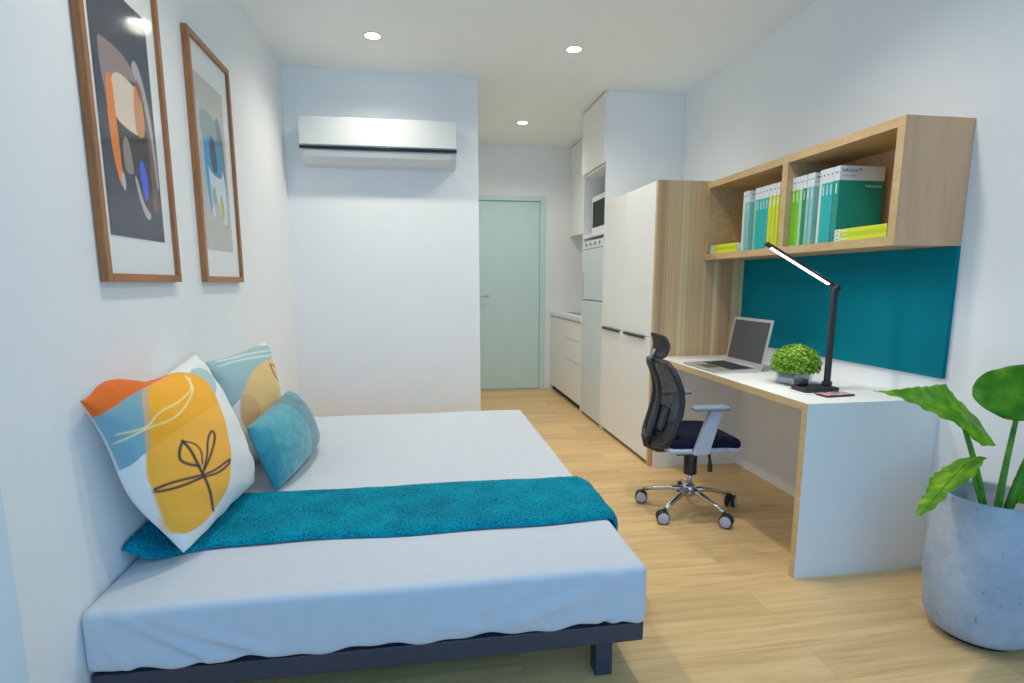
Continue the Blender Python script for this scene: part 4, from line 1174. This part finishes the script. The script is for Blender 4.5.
def leaf(base, tip, width, side, curl=.0, lobes=.28, m='leaf', wav=.012, droop=.0, fold=.12, nl=72, nw=19, notch=1.0, acum=.62):
    """arrow-shaped leaf: midrib from base to tip, 'side' is the blade's sideways direction"""
    base, tip = Vector(base), Vector(tip)
    ax = tip - base; L_ = ax.length; e1 = ax.normalized()
    e2 = Vector(side); e2 = (e2 - e1 * e2.dot(e1)).normalized(); e3 = e1.cross(e2)
    if e3.z < 0: e3 = -e3
    vs = []; fs = []
    for i in range(nl + 1):
        s = -lobes + (1 + lobes) * i / nl
        if s >= 0:
            w = (1 - s) ** acum * (1 - .10 * s) * (1 + .35 * s * (1 - s)) if s < 1 else 0
            w *= 1.0; inner = 0.0
        else:
            q = -s / lobes
            w = 1.02 * math.sqrt(max(0, 1 - q ** 2.2)) * .98
            w = .38 + .62 * math.sqrt(max(0, 1 - q * q)); inner = min(w, .06 + .32 * q) * notch
            if not notch: w = math.sqrt(max(0, 1 - q * q))      # notch between the two rounded lobes
        for j in range(nw):
            f = -1 + 2 * j / (nw - 1)
            sg = 1 if f >= 0 else -1
            y = sg * (inner + (w - inner) * abs(f)) * width / 2
            hgt = fold * abs(y) - curl * (s * L_) ** 2 / max(L_, .01) - droop * (y / (width / 2)) ** 2 * .05
            hgt += wav * math.sin(s * 11 + sg * 1.3) * (abs(y) / (width / 2)) ** 1.5 + .003 * math.cos(s * 40) * (abs(f))
            vs.append(base + e1 * (s * L_) + e2 * y + e3 * hgt)
    for i in range(nl):
        s_mid = -lobes + (1 + lobes) * (i + .5) / nl
        for j in range(nw - 1):
            a = i * nw + j
            if notch and s_mid < -.02 and j == nw // 2 - 1: continue      # the notch stays open
            fs.append((a, a + 1, a + nw + 1, a + nw))
    mb = MB().add(vs, fs, 0, True)
    # midrib
    rib = [base + e1 * (k / 12 * L_ * .97) + e3 * (-curl * (k / 12 * L_) ** 2 / max(L_, .01) + .001) for k in range(13)]
    mb.tube(rib, [.0032 * (1 - k / 14) for k in range(13)], 6)
    o = obj('leaf', mb, M[m], t)
    md = o.modifiers.new('solid', 'SOLIDIFY'); md.thickness = .0012
    return o

# stems rise from the soil; leaves at their ends
s1 = (2.625, 1.535, .806)
petiole([(2.800, 1.555, .40), (2.780, 1.550, .48), (2.725, 1.545, .62), s1], .014, .006)
leaf(s1, (2.325, 1.49, .935), .235, (.40, .72, .42), curl=.20, lobes=.50, m='leaf', fold=.02, wav=.008, notch=0, acum=1.25)
petiole([(2.812, 1.53, .40), (2.815, 1.53, .50), (2.822, 1.53, .62), (2.836, 1.525, .815)], .014, .006)
leaf((2.822, 1.515, .866), (2.985, 1.27, .845), .185, (.22, .42, .84), curl=.10, lobes=.42, m='leaf_dark', fold=.20, notch=0, wav=.016)
petiole([(2.790, 1.545, .40), (2.765, 1.54, .47), (2.70, 1.525, .58), (2.672, 1.52, .635)], .006, .004)
leaf((2.650, 1.52, .634), (2.445, 1.47, .500), .165, (.62, -.40, .66), curl=.02, lobes=.16, m='leaf', fold=.06, notch=0, acum=.48, wav=.007)
leaf((2.665, 1.54, .600), (2.775, 1.60, .622), .055, (.3, -.5, .75), lobes=.2, m='leaf_dark', fold=.05, wav=.004)
leaf((2.655, 1.57, .80), (2.725, 1.58, .715), .045, (.3, .8, .3), lobes=.2, m='leaf_dark', fold=.1, wav=.003)
s4 = (2.915, 1.46, .85)
petiole([(2.825, 1.515, .40), (2.836, 1.51, .50), (2.865, 1.495, .67), s4], .016, .008)
leaf(s4, (2.955, 1.17, .90), .16, (.8, .2, .5), curl=.2, lobes=.3, m='leaf_dark', notch=0)
petiole([(2.850, 1.53, .40), (2.856, 1.52, .47), (2.875, 1.50, .545)], .006, .004)
leaf((2.875, 1.50, .550), (2.985, 1.42, .53), .11, (.1, .5, .8), curl=.1, lobes=.25, m='leaf', notch=0)

# ------------------------------------------------------------------ light
def area(name, loc, rot, sx, sy, power, color, spread=None):
    l = bpy.data.lights.new(name, 'AREA'); l.shape = 'RECTANGLE'; l.size = sx; l.size_y = sy; l.energy = power; l.color = color
    if spread: l.spread = spread
    o = bpy.data.objects.new(name, l); COL.objects.link(o); o.location = loc; o.rotation_euler = rot
    return o
def spot(name, loc, power, color, angle=150, blend=1.0, r=.06):
    l = bpy.data.lights.new(name, 'SPOT'); l.energy = power; l.color = color; l.spot_size = math.radians(angle); l.spot_blend = blend; l.shadow_soft_size = r
    o = bpy.data.objects.new(name, l); COL.objects.link(o); o.location = loc
    return o
area('window_daylight', ((WX0 + WX1) / 2, YR + .03, (WZ0 + WZ1) / 2), (math.radians(90), 0, 0), WX1 - WX0, WZ1 - WZ0, 32, (0.07, 0.42, 1.0))
area('window_ceiling_fill', ((WX0 + WX1) / 2, YR + .06, .9), (math.radians(128), 0, 0), WX1 - WX0, 1.2, 19, (0.42, 0.72, 1.0))  # added upward fill at the window opening, brightens the ceiling
WARM = (1.0, 0.95, 0.83)
for (x, y), p in (((0.665, 3.758), 60), ((1.920, 3.765), 62), ((1.896, 5.462), 50), ((0.665, 1.95), 54), ((2.05, 2.15), 70)):  # last two are unseen, without fittings, added to brighten the near room
    spot('downlight_and_fill_beam', (x, y, H - .012), p, WARM)

mid = (A + Bv) / 2
lo = area('desk_lamp_light', mid - Vector((0, 0, .012)), (0, 0, 0), .28, .02, 2.2, (0.95, 0.98, 1.0))
w = bpy.data.worlds.new('sky'); scene.world = w; w.use_nodes = True
nt = w.node_tree; bg = nt.nodes['Background']
sk = nt.nodes.new('ShaderNodeTexSky'); sk.sky_type = 'HOSEK_WILKIE'
nt.links.new(sk.outputs['Color'], bg.inputs['Color']); bg.inputs['Strength'].default_value = 0.6

# ------------------------------------------------------------------ camera
f_px, ppx, ppy = 563.913, -2.7916, 29.5959
Rv = Vector((0.9876651032, -0.1565752274, -0.0013572345)); Uv = Vector((0.0255997382, 0.1529178443, 0.9879072762)); Fv = Vector((0.154474261, 0.9757562867, -0.1550399033))
cam = bpy.data.cameras.new('camera'); co = bpy.data.objects.new('camera', cam); COL.objects.link(co)
cam.sensor_fit = 'HORIZONTAL'; cam.sensor_width = 36.0; cam.lens = f_px / 1024 * 36
cam.shift_x = -ppx / 1024; cam.shift_y = ppy / 1024
cam.clip_start = 0.02
B = -Fv
co.matrix_world = Matrix(((Rv.x, Uv.x, B.x, 0.9023), (Rv.y, Uv.y, B.y, 0.0), (Rv.z, Uv.z, B.z, 1.2263), (0, 0, 0, 1)))
scene.camera = co

scene.view_settings.view_transform = 'Standard'
scene.view_settings.look = 'None'
scene.view_settings.exposure = 0.0
scene.view_settings.gamma = 1.12
scene.cycles.max_bounces = 10
scene.cycles.diffuse_bounces = 6
scene.cycles.use_denoising = True
